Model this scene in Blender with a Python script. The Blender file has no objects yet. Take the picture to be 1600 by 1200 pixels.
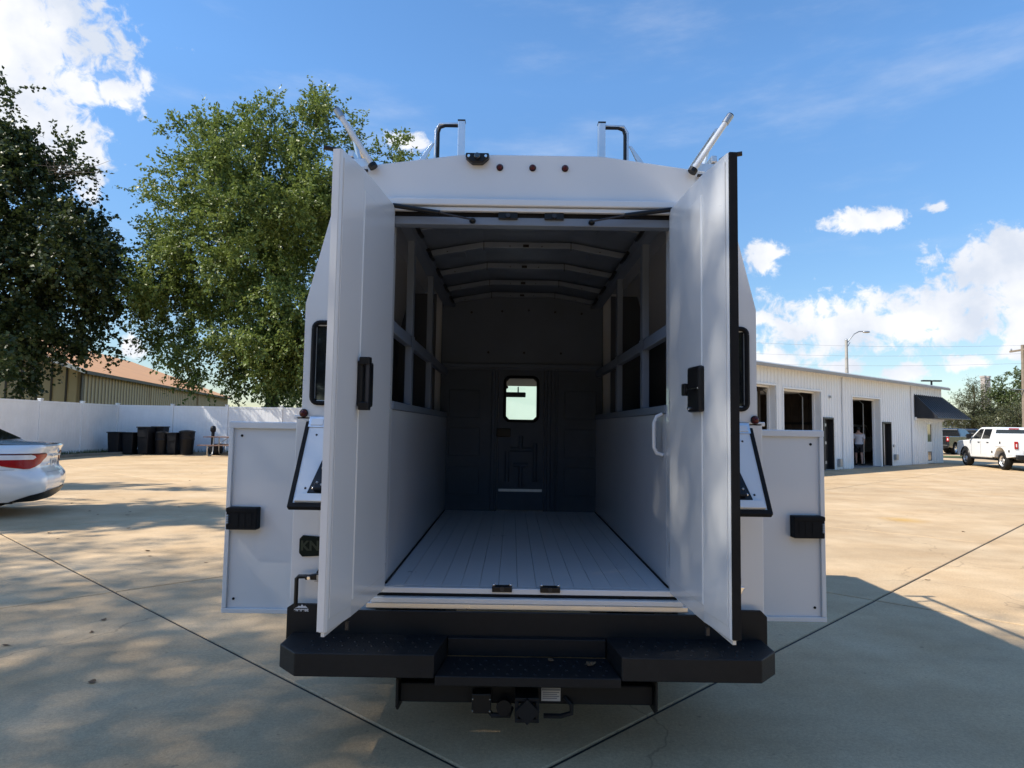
import bpy, math, random
import numpy as np
from mathutils import Vector, Matrix
R = math.radians
sc = bpy.context.scene
col = sc.collection
rnd = random.Random(7)

# ------------------------------------------------------------------ camera
CX, CD, CH = -0.0884, 3.2475, 1.58
cam = bpy.data.objects.new('camera', bpy.data.cameras.new('camera'))
col.objects.link(cam); sc.camera = cam
yaw, pit, rol = -0.0008, 0.0669, 0.0153
F = Vector((math.sin(yaw)*math.cos(pit), math.cos(yaw)*math.cos(pit), math.sin(pit)))
Rt = Vector((math.cos(yaw), -math.sin(yaw), 0)); Up = Rt.cross(F)
c_, s_ = math.cos(rol), math.sin(rol)
Rr = Rt*c_ + Up*s_; Ur = Up*c_ - Rt*s_
cam.matrix_world = Matrix(((Rr.x, Ur.x, -F.x, CX), (Rr.y, Ur.y, -F.y, -CD), (Rr.z, Ur.z, -F.z, CH), (0, 0, 0, 1)))
cam.data.sensor_width = 36; cam.data.lens = 36*991.64/1600
cam.data.clip_start = .05; cam.data.clip_end = 3000

# ------------------------------------------------------------------ world
SUN = Vector((-.90, -.30, 1.0)).normalized()
sun_el = math.asin(SUN.z); sun_az = math.atan2(SUN.x, SUN.y)
w = bpy.data.worlds.new('World'); sc.world = w; w.use_nodes = True
nt = w.node_tree; nt.nodes.clear()
def nd(t, nt=nt, **k):
    n = nt.nodes.new(t)
    for a, b in k.items(): setattr(n, a, b)
    return n
def lk(a, b, nt=nt): nt.links.new(a, b)
def mth(op, a, b=None, c=None, nt=nt, clamp=False):
    n = nt.nodes.new('ShaderNodeMath'); n.operation = op; n.use_clamp = clamp
    for i, v in enumerate((a, b, c)):
        if v is None: continue
        if isinstance(v, (int, float)): n.inputs[i].default_value = v
        else: nt.links.new(v, n.inputs[i])
    return n.outputs[0]
sky = nd('ShaderNodeTexSky', sky_type='NISHITA', sun_disc=False, sun_elevation=sun_el, sun_rotation=sun_az,
         altitude=100, air_density=1.0, dust_density=.1, ozone_density=1.6)
tc = nd('ShaderNodeTexCoord'); sep = nd('ShaderNodeSeparateXYZ')
lk(tc.outputs['Generated'], sep.inputs[0])
az = mth('ARCTAN2', sep.outputs[0], sep.outputs[1]); el = mth('ARCSINE', sep.outputs[2])
blobs = [(-0.672, 0.453, 0.118, 0.095), (-0.679, 0.359, 0.100, 0.09), (-0.634, 0.486, 0.050, 0.045), (-0.612, 0.345, 0.046, 0.06),
 (-0.58, 0.42, 0.034, 0.020), (-0.171, 0.423, 0.043, 0.021), (0.507, 0.285, 0.056, 0.018), (0.597, 0.293, 0.018, 0.009),
 (0.377, 0.253, 0.025, 0.024), (0.675, 0.205, 0.088, 0.060), (0.69, 0.155, 0.11, 0.046), (0.493, 0.148, 0.155, 0.045), (0.60, 0.152, 0.11, 0.045),
 (0.484, 0.091, 0.032, 0.013), (0.556, 0.079, 0.035, 0.014), (0.619, 0.09, 0.030, 0.013), (0.675, 0.103, 0.028, 0.015),
 (-0.544, 0.097, 0.023, 0.017), (0.40, 0.104, 0.06, 0.020),
 (1.1, .3, .16, .06), (1.7, .2, .2, .05), (2.4, .35, .2, .08), (-1.3, .3, .2, .07), (-2.0, .22, .2, .06), (-2.8, .3, .2, .08), (3.0, .15, .15, .04)]
field = None
for a, e, ra, re in blobs:
    dx = mth('MULTIPLY', mth('SUBTRACT', az, a), 1/ra); dy = mth('MULTIPLY', mth('SUBTRACT', el, e), 1/re)
    v = mth('SUBTRACT', 1.0, mth('SQRT', mth('ADD', mth('MULTIPLY', dx, dx), mth('MULTIPLY', dy, dy))))
    field = v if field is None else mth('SMOOTH_MAX', field, v, .25)
nz = nd('ShaderNodeTexNoise'); nz.inputs['Scale'].default_value = 15; nz.inputs['Detail'].default_value = 9; nz.inputs['Roughness'].default_value = .58
nz.inputs['Distortion'].default_value = .25
lk(tc.outputs['Generated'], nz.inputs['Vector'])
nz2 = nd('ShaderNodeTexNoise'); nz2.inputs['Scale'].default_value = 11; nz2.inputs['Detail'].default_value = 7
mp2 = nd('ShaderNodeMapping'); mp2.inputs['Location'].default_value = (.02, .01, .035)
lk(tc.outputs['Generated'], mp2.inputs[0]); lk(mp2.outputs[0], nz2.inputs['Vector'])
nz4 = nd('ShaderNodeTexNoise'); nz4.inputs['Scale'].default_value = 42; nz4.inputs['Detail'].default_value = 8; nz4.inputs['Roughness'].default_value = .62; nz4.inputs['Distortion'].default_value = .4
lk(tc.outputs['Generated'], nz4.inputs['Vector'])
dens = mth('ADD', mth('MAXIMUM', field, -1.2), mth('ADD', mth('MULTIPLY', mth('SUBTRACT', nz.outputs[0], .5), 2.0), mth('MULTIPLY', mth('SUBTRACT', nz4.outputs[0], .52), 2.4)))
mask = nd('ShaderNodeMapRange', interpolation_type='SMOOTHSTEP'); mask.inputs[1].default_value = -.12; mask.inputs[2].default_value = .50
lk(dens, mask.inputs[0])
# thin high cirrus
nz3 = nd('ShaderNodeTexNoise'); nz3.inputs['Scale'].default_value = 3.0; nz3.inputs['Detail'].default_value = 8; nz3.inputs['Roughness'].default_value = .6
mp3 = nd('ShaderNodeMapping'); mp3.inputs['Scale'].default_value = (1, 1.2, 4.0); mp3.inputs['Rotation'].default_value = (0, .5, .3)
lk(tc.outputs['Generated'], mp3.inputs[0]); lk(mp3.outputs[0], nz3.inputs['Vector'])
cir = nd('ShaderNodeMapRange', interpolation_type='SMOOTHSTEP'); cir.inputs[1].default_value = .48; cir.inputs[2].default_value = .85; cir.inputs[4].default_value = .30
lk(nz3.outputs[0], cir.inputs[0])
allm = mth('MAXIMUM', mask.outputs[0], cir.outputs[0])
shade = nd('ShaderNodeMapRange'); shade.inputs[1].default_value = .36; shade.inputs[2].default_value = .62
lk(nz2.outputs[0], shade.inputs[0])
ccol = nd('ShaderNodeMix', data_type='RGBA'); lk(shade.outputs[0], ccol.inputs[0])
ccol.inputs[6].default_value = (3.3, 3.6, 4.15, 1); ccol.inputs[7].default_value = (4.9, 4.9, 5.0, 1)
hs = nd('ShaderNodeHueSaturation'); hs.inputs['Saturation'].default_value = 1.2
lk(sky.outputs[0], hs.inputs['Color'])
low = nd('ShaderNodeMapRange'); low.inputs[1].default_value = 0; low.inputs[2].default_value = .5; low.inputs[3].default_value = .50; low.inputs[4].default_value = 1.12
lk(el, low.inputs[0]); lk(low.outputs[0], hs.inputs['Value'])
mx = nd('ShaderNodeMix', data_type='RGBA'); lk(allm, mx.inputs[0]); lk(hs.outputs[0], mx.inputs[6]); lk(ccol.outputs[2], mx.inputs[7])
bg = nd('ShaderNodeBackground'); bg.inputs[1].default_value = .090; lk(mx.outputs[2], bg.inputs[0])
wo = nd('ShaderNodeOutputWorld'); lk(bg.outputs[0], wo.inputs[0])

sl = bpy.data.lights.new('sun', 'SUN'); sl.energy = 3.05; sl.angle = R(.53); sl.color = (1, .92, .79)
so = bpy.data.objects.new('sun', sl); col.objects.link(so)
so.rotation_euler = SUN.to_track_quat('Z', 'Y').to_euler(); so.location = (-20, -8, 25)
sc.view_settings.view_transform = 'Standard'; sc.view_settings.look = 'None'
sc.view_settings.exposure = 1.3; sc.view_settings.gamma = 1
sc.render.resolution_x = 1024; sc.render.resolution_y = 768
sc.render.engine = 'CYCLES'
sc.cycles.max_bounces = 8

# ------------------------------------------------------------------ materials
def mat(name, base, rough=.5, metal=0., noise=0., nscale=8., bump=0., bscale=60., coat=0., spec=.5, rvar=0., col2=None, trans=0., c2lo=.45, c2hi=.7, world=False):
    m = bpy.data.materials.new(name); m.use_nodes = True
    t = m.node_tree; b = t.nodes['Principled BSDF']
    b.inputs['Base Color'].default_value = (*base, 1); b.inputs['Roughness'].default_value = rough
    b.inputs['Metallic'].default_value = metal; b.inputs['Coat Weight'].default_value = coat
    b.inputs['Coat Roughness'].default_value = .06
    b.inputs['Specular IOR Level'].default_value = spec
    if trans: b.inputs['Transmission Weight'].default_value = trans
    g = t.nodes.new('ShaderNodeNewGeometry') if world else t.nodes.new('ShaderNodeTexCoord')
    vec = g.outputs['Position'] if world else g.outputs['Object']
    if noise or col2:
        n = t.nodes.new('ShaderNodeTexNoise'); n.inputs['Scale'].default_value = nscale; n.inputs['Detail'].default_value = 6
        n.inputs['Roughness'].default_value = .62
        t.links.new(vec, n.inputs['Vector'])
        r = t.nodes.new('ShaderNodeMapRange'); r.inputs[1].default_value = c2lo if col2 else .3; r.inputs[2].default_value = c2hi if col2 else .7
        t.links.new(n.outputs[0], r.inputs[0])
        x = t.nodes.new('ShaderNodeMix'); x.data_type = 'RGBA'
        d = tuple(max(0, v*(1-noise)) for v in base); u = col2 if col2 else tuple(min(1, v*(1+noise)) for v in base)
        if col2: d = base
        x.inputs[6].default_value = (*d, 1); x.inputs[7].default_value = (*u, 1)
        t.links.new(r.outputs[0], x.inputs[0]); t.links.new(x.outputs[2], b.inputs['Base Color'])
        if rvar:
            q = t.nodes.new('ShaderNodeMapRange'); q.inputs[3].default_value = max(0, rough-rvar); q.inputs[4].default_value = min(1, rough+rvar)
            t.links.new(r.outputs[0], q.inputs[0]); t.links.new(q.outputs[0], b.inputs['Roughness'])
    if bump:
        n2 = t.nodes.new('ShaderNodeTexNoise'); n2.inputs['Scale'].default_value = bscale; n2.inputs['Detail'].default_value = 4
        t.links.new(vec, n2.inputs['Vector'])
        bp = t.nodes.new('ShaderNodeBump'); bp.inputs['Strength'].default_value = bump; bp.inputs['Distance'].default_value = .01
        t.links.new(n2.outputs[0], bp.inputs['Height']); t.links.new(bp.outputs[0], b.inputs['Normal'])
    return m
M = {}
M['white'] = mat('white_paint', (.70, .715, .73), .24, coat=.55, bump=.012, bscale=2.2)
M['inner'] = mat('inner_shaded_white', (.185, .22, .275), .45, noise=.04, nscale=4)  # white paint with the interior's bluish shade put into its colour
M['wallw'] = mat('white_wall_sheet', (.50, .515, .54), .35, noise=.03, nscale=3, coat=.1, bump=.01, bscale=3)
M['liner'] = mat('dark_grey_liner', (.06, .068, .08), .6, noise=.08, nscale=3)
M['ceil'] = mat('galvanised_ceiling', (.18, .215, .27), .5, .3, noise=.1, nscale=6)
M['part'] = mat('charcoal_partition', (.07, .092, .122), .55, noise=.1, nscale=5, bump=.05, bscale=200)
M['bulk'] = mat('grey_bulkhead', (.125, .155, .20), .55, noise=.08, nscale=3)
M['floor'] = mat('floor_coating', (.64, .65, .67), .32, noise=.04, nscale=2.5, rvar=.05, world=True)
M['black'] = mat('black_powder_coat', (.008, .009, .011), .5, noise=.15, nscale=40, bump=.15, bscale=420, spec=.32)
M['plastic'] = mat('black_plastic', (.008, .008, .009), .38, spec=.35)
M['rubber'] = mat('black_rubber', (.009, .009, .010), .7, noise=.2, nscale=20, spec=.2)
M['alu'] = mat('brushed_aluminium', (.72, .73, .74), .34, .85, noise=.06, nscale=20, rvar=.08)
M['chrome'] = mat('bright_steel', (.75, .75, .76), .2, 1.0)
M['red'] = mat('red_lens', (.34, .006, .010), .22, spec=.35)
M['darkred'] = mat('dark_red_lens', (.07, .003, .004), .2, spec=.4)
M['glass'] = mat('tinted_glass', (.012, .014, .017), .04, coat=.6, spec=.8)
M['steel'] = mat('dark_steel', (.05, .05, .055), .5, .6, noise=.2)
M['zinc'] = mat('galvanised_steel', (.42, .43, .44), .42, .8, noise=.12, nscale=30)
M['vinyl'] = mat('white_vinyl', (.82, .83, .84), .45, noise=.05, nscale=1.5)
M['bin'] = mat('bin_plastic', (.006, .007, .010), .5, noise=.2, nscale=6, spec=.3)
M['wood'] = mat('weathered_wood', (.17, .10, .075), .75, noise=.3, nscale=14, bump=.2, bscale=40)
M['tan'] = mat('tan_siding', (.60, .42, .24), .5, noise=.06, nscale=1)
M['brown'] = mat('brown_trim', (.07, .045, .03), .5)
M['roof_or'] = mat('orange_brown_roof', (.62, .30, .09), .5, noise=.08, nscale=.6)
M['shopw'] = mat('white_metal_siding', (.80, .80, .79), .5, noise=.07, nscale=.9, col2=(.70, .69, .66), c2lo=.55, c2hi=.85)
M['shoproof'] = mat('white_metal_roof', (.80, .81, .82), .45, noise=.04)
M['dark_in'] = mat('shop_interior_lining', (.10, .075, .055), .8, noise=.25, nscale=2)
M['darkdoor'] = mat('dark_bronze_door', (.018, .016, .016), .45)
M['awning'] = mat('black_standing_seam', (.018, .021, .028), .42, .3)
M['bark'] = mat('bark', (.075, .058, .042), .9, noise=.4, nscale=9, bump=.5, bscale=22)
M['skin'] = mat('skin', (.42, .25, .18), .55)
M['shirt'] = mat('pale_grey_shirt', (.50, .50, .54), .8)
M['shorts'] = mat('black_shorts', (.015, .015, .018), .8)
M['hair'] = mat('dark_hair', (.015, .012, .010), .6)
M['carwhite'] = mat('white_car_paint', (.78, .79, .80), .18, coat=.8)
M['cargrey'] = mat('charcoal_car_paint', (.03, .032, .036), .2, coat=.8)
M['carblack'] = mat('black_car_paint', (.012, .012, .014), .2, coat=.8)
M['carsilver'] = mat('silver_grey_car_paint', (.16, .17, .18), .25, .4, coat=.8)
M['clear'] = mat('clear_lens', (.75, .72, .72), .1, coat=.8)
M['brick'] = mat('grey_brick', (.36, .33, .31), .85, noise=.25, nscale=3)
M['poleconc'] = mat('pole_grey', (.36, .34, .31), .7, noise=.12, nscale=2)
M['polewood'] = mat('pole_wood', (.20, .16, .12), .85, noise=.25, nscale=4)
M['paper'] = mat('white_label', (.62, .60, .57), .6)
M['ink'] = mat('grey_ink', (.22, .22, .24), .6)
M['greenblack'] = mat('dark_green_badge', (.004, .010, .006), .6, spec=.2)
M['greenink'] = mat('green_badge_letter', (.014, .03, .017), .45)
M['white_ink'] = mat('white_ink', (.62, .63, .66), .6)
M['leafdry'] = mat('dry_leaf', (.13, .075, .035), .8, noise=.3, nscale=12)
M['mulch'] = mat('mulch', (.06, .045, .032), .95, noise=.5, nscale=12, bump=.6, bscale=25)
M['kerb'] = mat('kerb_concrete', (.22, .19, .15), .85, noise=.2, nscale=4, bump=.2)
M['sealant'] = mat('joint_sealant', (.018, .016, .014), .8, noise=.3, nscale=20)
M['farwall'] = mat('far_building_wall', (.40, .39, .38), .8, noise=.1, nscale=.5)
M['headliner'] = mat('headliner', (.12, .09, .075), .9)
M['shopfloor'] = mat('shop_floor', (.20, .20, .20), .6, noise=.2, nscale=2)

def ground_mat():
    m = bpy.data.materials.new('tan_concrete'); m.use_nodes = True
    t = m.node_tree; b = t.nodes['Principled BSDF']
    g = t.nodes.new('ShaderNodeNewGeometry'); pos = g.outputs['Position']
    oi = t.nodes.new('ShaderNodeObjectInfo')
    def noise(s, d=6, r=.6, vec=pos):
        n = t.nodes.new('ShaderNodeTexNoise'); n.inputs['Scale'].default_value = s; n.inputs['Detail'].default_value = d; n.inputs['Roughness'].default_value = r
        t.links.new(vec, n.inputs['Vector']); return n.outputs[0]
    def rng(v, a, b_, c, d):
        r = t.nodes.new('ShaderNodeMapRange'); r.inputs[1].default_value = a; r.inputs[2].default_value = b_; r.inputs[3].default_value = c; r.inputs[4].default_value = d
        t.links.new(v, r.inputs[0]); return r.outputs[0]
    k = mth('MULTIPLY', rng(noise(.45), .3, .7, .88, 1.10), rng(noise(3.2), .3, .7, .93, 1.06), nt=t)
    k = mth('MULTIPLY', k, rng(noise(55, 3, .7), .28, .72, .84, 1.15), nt=t)
    k = mth('MULTIPLY', k, rng(noise(210, 2, .6), .25, .75, .86, 1.13), nt=t)
    k = mth('MULTIPLY', k, rng(oi.outputs['Random'], 0, 1, .94, 1.05), nt=t)
    # tyre-polished streaks
    mp = t.nodes.new('ShaderNodeMapping'); mp.inputs['Scale'].default_value = (.12, 1.6, 1); mp.inputs['Rotation'].default_value = (0, 0, R(8))
    t.links.new(pos, mp.inputs[0])
    k = mth('MULTIPLY', k, rng(noise(1.0, 5, .6, mp.outputs[0]), .35, .68, .90, 1.05), nt=t)
    # dark pits and drips
    pit_ = rng(noise(17, 2, .5), .70, .78, 1.0, .62)
    k = mth('MULTIPLY', k, pit_, nt=t)
    vo = t.nodes.new('ShaderNodeTexVoronoi'); vo.feature = 'DISTANCE_TO_EDGE'; vo.inputs['Scale'].default_value = .16
    wv = t.nodes.new('ShaderNodeVectorMath'); wv.operation = 'MULTIPLY_ADD'; nv = t.nodes.new('ShaderNodeTexNoise'); nv.inputs['Scale'].default_value = .8; nv.inputs['Detail'].default_value = 6
    t.links.new(pos, nv.inputs['Vector']); t.links.new(nv.outputs['Color'], wv.inputs[0]); wv.inputs[1].default_value = (1.6, 1.6, 0); t.links.new(pos, wv.inputs[2]); t.links.new(wv.outputs[0], vo.inputs['Vector'])
    k = mth('MULTIPLY', k, rng(vo.outputs['Distance'], .0006, .0016, .72, 1.0), nt=t)
    k = mth('MULTIPLY', k, rng(noise(1.7, 3, .5), .66, .74, 1.0, .86), nt=t)
    mixc = t.nodes.new('ShaderNodeMix'); mixc.data_type = 'RGBA'
    mixc.inputs[6].default_value = (.475, .330, .185, 1); mixc.inputs[7].default_value = (.52, .393, .248, 1)
    t.links.new(rng(noise(.9), .3, .7, 0, 1), mixc.inputs[0])
    # yellow paint stain
    sp = t.nodes.new('ShaderNodeSeparateXYZ'); t.links.new(pos, sp.inputs[0])
    dx = mth('MULTIPLY', mth('SUBTRACT', sp.outputs[0], 7.02, nt=t), 1/.42, nt=t); dy = mth('MULTIPLY', mth('SUBTRACT', sp.outputs[1], 8.36, nt=t), 1/.42, nt=t)
    dd = mth('ADD', mth('SQRT', mth('ADD', mth('MULTIPLY', dx, dx, nt=t), mth('MULTIPLY', dy, dy, nt=t), nt=t), nt=t), mth('MULTIPLY', noise(4), .8, nt=t), nt=t)
    st = rng(dd, .55, 1.5, .75, 0)
    mixs = t.nodes.new('ShaderNodeMix'); mixs.data_type = 'RGBA'; mixs.inputs[7].default_value = (.46, .27, .06, 1)
    t.links.new(st, mixs.inputs[0]); t.links.new(mixc.outputs[2], mixs.inputs[6])
    mul = t.nodes.new('ShaderNodeMix'); mul.data_type = 'RGBA'; mul.blend_type = 'MULTIPLY'; mul.inputs[0].default_value = 1
    t.links.new(mixs.outputs[2], mul.inputs[6])
    cb = t.nodes.new('ShaderNodeCombineColor')
    for i in range(3): t.links.new(k, cb.inputs[i])
    t.links.new(cb.outputs[0], mul.inputs[7]); t.links.new(mul.outputs[2], b.inputs['Base Color'])
    b.inputs['Roughness'].default_value = .82; b.inputs['Specular IOR Level'].default_value = .3
    bp = t.nodes.new('ShaderNodeBump'); bp.inputs['Strength'].default_value = .45; bp.inputs['Distance'].default_value = .006
    t.links.new(noise(130, 4, .65), bp.inputs['Height']); t.links.new(bp.outputs[0], b.inputs['Normal'])
    return m
M['concrete'] = ground_mat()
def grass_mat():
    return mat('grass', (.06, .085, .025), .9, col2=(.12, .12, .045), nscale=.8, bump=.4, bscale=18, world=True)
M['grass'] = grass_mat()
def leaf_mat(name, c1, c2, trans=.35):
    m = bpy.data.materials.new(name); m.use_nodes = True
    t = m.node_tree; t.nodes.clear()
    g = t.nodes.new('ShaderNodeNewGeometry')
    n = t.nodes.new('ShaderNodeTexNoise'); n.inputs['Scale'].default_value = .55; n.inputs['Detail'].default_value = 3
    t.links.new(g.outputs['Position'], n.inputs['Vector'])
    ad = mth('ADD', mth('MULTIPLY', g.outputs['Random Per Island'], .6, nt=t), mth('MULTIPLY', mth('SUBTRACT', n.outputs[0], .3, nt=t), 1.0, nt=t), nt=t, clamp=True)
    x = t.nodes.new('ShaderNodeMix'); x.data_type = 'RGBA'; x.inputs[6].default_value = (*c1, 1); x.inputs[7].default_value = (*c2, 1)
    t.links.new(ad, x.inputs[0])
    d = t.nodes.new('ShaderNodeBsdfPrincipled'); d.inputs['Roughness'].default_value = .45; d.inputs['Specular IOR Level'].default_value = .45
    t.links.new(x.outputs[2], d.inputs['Base Color'])
    tr = t.nodes.new('ShaderNodeBsdfTranslucent'); t.links.new(x.outputs[2], tr.inputs[0])
    ms = t.nodes.new('ShaderNodeMixShader'); ms.inputs[0].default_value = trans
    t.links.new(d.outputs[0], ms.inputs[1]); t.links.new(tr.outputs[0], ms.inputs[2])
    o = t.nodes.new('ShaderNodeOutputMaterial'); t.links.new(ms.outputs[0], o.inputs[0])
    return m
M['leaf_elm'] = leaf_mat('elm_leaves', (.085, .135, .027), (.225, .275, .07))
M['leaf_maple'] = leaf_mat('maple_leaves', (.026, .042, .014), (.075, .10, .030), .25)
M['leaf_pine'] = leaf_mat('conifer_needles', (.045, .058, .026), (.12, .125, .055), .2)
M['leaf_mid'] = leaf_mat('mid_green_leaves', (.05, .08, .024), (.12, .15, .05))
def shield_mat():
    m = bpy.data.materials.new('windshield_glass'); m.use_nodes = True
    t = m.node_tree; t.nodes.clear()
    a = t.nodes.new('ShaderNodeBsdfTransparent'); a.inputs[0].default_value = (.40, .55, .50, 1)
    b = t.nodes.new('ShaderNodeBsdfGlossy'); b.inputs['Roughness'].default_value = .03
    x = t.nodes.new('ShaderNodeMixShader'); x.inputs[0].default_value = .06
    o = t.nodes.new('ShaderNodeOutputMaterial')
    t.links.new(a.outputs[0], x.inputs[1]); t.links.new(b.outputs[0], x.inputs[2]); t.links.new(x.outputs[0], o.inputs[0])
    return m
M['shield'] = shield_mat()

# ------------------------------------------------------------------ mesh helpers
class MB:
    def __init__(s): s.v = []; s.f = []
    def add(s, vs, fs):
        o = len(s.v); s.v += [tuple(p) for p in vs]; s.f += [tuple(i+o for i in q) for q in fs]; return s
    def box(s, x0, x1, y0, y1, z0, z1):
        return s.add([(x0,y0,z0),(x1,y0,z0),(x1,y1,z0),(x0,y1,z0),(x0,y0,z1),(x1,y0,z1),(x1,y1,z1),(x0,y1,z1)],
                     [(0,3,2,1),(4,5,6,7),(0,1,5,4),(1,2,6,5),(2,3,7,6),(3,0,4,7)])
    def prism(s, poly, fn, t0, t1):
        n = len(poly); vs = [fn(a, b, t0) for a, b in poly] + [fn(a, b, t1) for a, b in poly]
        ar = sum(poly[i][0]*poly[(i+1) % n][1]-poly[(i+1) % n][0]*poly[i][1] for i in range(n))
        fs = [tuple(range(n))[::-1], tuple(range(n, 2*n))] + [(i, (i+1) % n, (i+1) % n+n, i+n) for i in range(n)]
        return s.add(vs, fs)
    def tube(s, path, r, n=8, cap=True):
        path = [Vector(p) for p in path]; m = len(path); vs = []; fs = []
        rs = r if isinstance(r, (list, tuple)) else [r]*m
        prev = None
        for i, p in enumerate(path):
            d = (path[min(i+1, m-1)]-path[max(i-1, 0)]).normalized()
            if prev is None:
                a = Vector((0, 0, 1)) if abs(d.z) < .9 else Vector((1, 0, 0))
                u = d.cross(a).normalized()
            else:
                u = (prev-d*prev.dot(d)).normalized()
            prev = u; v = d.cross(u)
            for k in range(n):
                an = 2*math.pi*k/n; vs.append(p+(u*math.cos(an)+v*math.sin(an))*rs[i])
        for i in range(m-1):
            for k in range(n): fs.append((i*n+k, i*n+(k+1) % n, (i+1)*n+(k+1) % n, (i+1)*n+k))
        if cap: fs += [tuple(range(n))[::-1], tuple(range((m-1)*n, m*n))]
        return s.add(vs, fs)
    def ball(s, c, r, nu=10, nv=7, sc_=(1, 1, 1)):
        vs = []; fs = []
        for j in range(nv+1):
            th = math.pi*j/nv
            for i in range(nu):
                ph = 2*math.pi*i/nu
                vs.append((c[0]+r*sc_[0]*math.sin(th)*math.cos(ph), c[1]+r*sc_[1]*math.sin(th)*math.sin(ph), c[2]+r*sc_[2]*math.cos(th)))
        for j in range(nv):
            for i in range(nu): fs.append((j*nu+i, (j+1)*nu+i, (j+1)*nu+(i+1) % nu, j*nu+(i+1) % nu))
        return s.add(vs, fs)
    def lathe(s, prof, c=(0, 0, 0), axis='z', n=16, cap=True):
        vs = []; fs = []; m = len(prof)
        for r, h in prof:
            for k in range(n):
                a = 2*math.pi*k/n; x, y = r*math.cos(a), r*math.sin(a)
                vs.append({'z': (c[0]+x, c[1]+y, c[2]+h), 'y': (c[0]+x, c[1]+h, c[2]+y), 'x': (c[0]+h, c[1]+x, c[2]+y)}[axis])
        for i in range(m-1):
            for k in range(n): fs.append((i*n+k, i*n+(k+1) % n, (i+1)*n+(k+1) % n, (i+1)*n+k))
        if cap: fs += [tuple(range(n))[::-1], tuple(range((m-1)*n, m*n))]
        return s.add(vs, fs)
    def grid(s, rows):
        m = len(rows[0]); vs = [p for r in rows for p in r]
        return s.add(vs, [(i*m+k, i*m+k+1, (i+1)*m+k+1, (i+1)*m+k) for i in range(len(rows)-1) for k in range(m-1)])
    def build(s, name, m, parent=None, smooth=None, bevel=0, xf=None):
        me = bpy.data.meshes.new(name)
        vs = [tuple(xf @ Vector(p)) for p in s.v] if xf else s.v
        me.from_pydata(vs, [], s.f); me.update()
        import bmesh
        bm = bmesh.new(); bm.from_mesh(me); bmesh.ops.recalc_face_normals(bm, faces=bm.faces); bm.to_mesh(me); bm.free()
        me.materials.append(M[m] if isinstance(m, str) else m)
        if smooth:
            for p in me.polygons: p.use_smooth = True
            me.set_sharp_from_angle(angle=R(smooth))
        o = bpy.data.objects.new(name, me); col.objects.link(o)
        if parent: o.parent = parent
        if bevel:
            bv = o.modifiers.new('bevel', 'BEVEL'); bv.width = bevel; bv.segments = 2; bv.limit_method = 'ANGLE'; bv.angle_limit = R(40)
        return o
XZ = lambda y0=0: (lambda a, b, t: (a, t, b))   # polygon in x,z extruded along y
XY = lambda a, b, t: (a, b, t)
YZ = lambda a, b, t: (t, a, b)
XZf = lambda a, b, t: (a, t, b)
def box(name, m, parent, x0, x1, y0, y1, z0, z1, bevel=0): return MB().box(x0, x1, y0, y1, z0, z1).build(name, m, parent, bevel=bevel)
def empty(name, loc=(0, 0, 0), rz=0, label=None, cat=None, group=None, scale=1):
    o = bpy.data.objects.new(name, None); col.objects.link(o); o.location = loc; o.rotation_euler = (0, 0, rz); o.scale = (scale,)*3
    o.empty_display_size = .2
    tag(o, label, cat, group); return o
def tag(o, label=None, cat=None, group=None, kind=None):
    if label: o['label'] = label
    if cat: o['category'] = cat
    if group: o['group'] = group
    if kind: o['kind'] = kind
    return o
def copy_tree(o, parent=None):
    c = o.copy(); col.objects.link(c); c.parent = parent
    for ch in [x for x in bpy.data.objects if x.parent == o]: copy_tree(ch, c)
    return c
def text(name, s, size, m, parent, xf, ext=.0015, bold=0):
    cu = bpy.data.curves.new(name, 'FONT'); cu.body = s; cu.size = size; cu.extrude = ext; cu.offset = bold; cu.align_x = 'CENTER'; cu.align_y = 'CENTER'
    tmp = bpy.data.objects.new('tmp', cu); col.objects.link(tmp)
    dg = bpy.context.evaluated_depsgraph_get(); me = bpy.data.meshes.new_from_object(tmp.evaluated_get(dg))
    bpy.data.objects.remove(tmp)
    me.materials.clear(); me.materials.append(M[m]); me.transform(xf)
    o = bpy.data.objects.new(name, me); col.objects.link(o); o.parent = parent; return o
FACE = Matrix.Rotation(R(90), 4, 'X')     # text standing upright, read from -y

# ------------------------------------------------------------------ setting: ground, lot, slabs
g = MB().add([(-900, -500, -.10), (900, -500, -.10), (900, 1600, -.10), (-900, 1600, -.10)], [(0, 1, 2, 3)]).build('ground', 'grass'); tag(g, kind='structure')
ua = Vector((math.cos(R(43)), math.sin(R(43)))); ub = Vector((math.cos(R(139.5)), math.sin(R(139.5))))
O = Vector((-.10, -.37)); SA, SB = 4.72, 4.78
lot = MB().box(-24, 50, -24, 38.5, -.16, -.012).build('pavement', 'sealant'); tag(lot, kind='structure')
gap = .011
slab_me = None
for i in range(-9, 14):
    for j in range(-9, 14):
        c = O+ua*SA*(i+.5)+ub*SB*(j+.5)
        if not (-22 < c.x < 44 and -15 < c.y < 36.5): continue
        if slab_me is None:
            mb = MB(); hA, hB = SA/2-gap, SB/2-gap
            q = []
            for inset, z in ((0, -.1), (0, -.006), (.006, 0)):
                for sa, sb in ((-1, -1), (1, -1), (1, 1), (-1, 1)):
                    p = ua*(hA-inset)*sa+ub*(hB-inset)*sb; q.append((p.x, p.y, z))
            mb.add(q, [(0, 1, 5, 4), (1, 2, 6, 5), (2, 3, 7, 6), (3, 0, 4, 7), (4, 5, 9, 8), (5, 6, 10, 9), (6, 7, 11, 10), (7, 4, 8, 11), (8, 9, 10, 11)])
            o = mb.build('concrete_slab', 'concrete', lot); slab_me = o.data
        else:
            o = bpy.data.objects.new('concrete_slab', slab_me); col.objects.link(o); o.parent = lot
        o.location = (c.x, c.y, rnd.uniform(-.002, .002))

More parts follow.
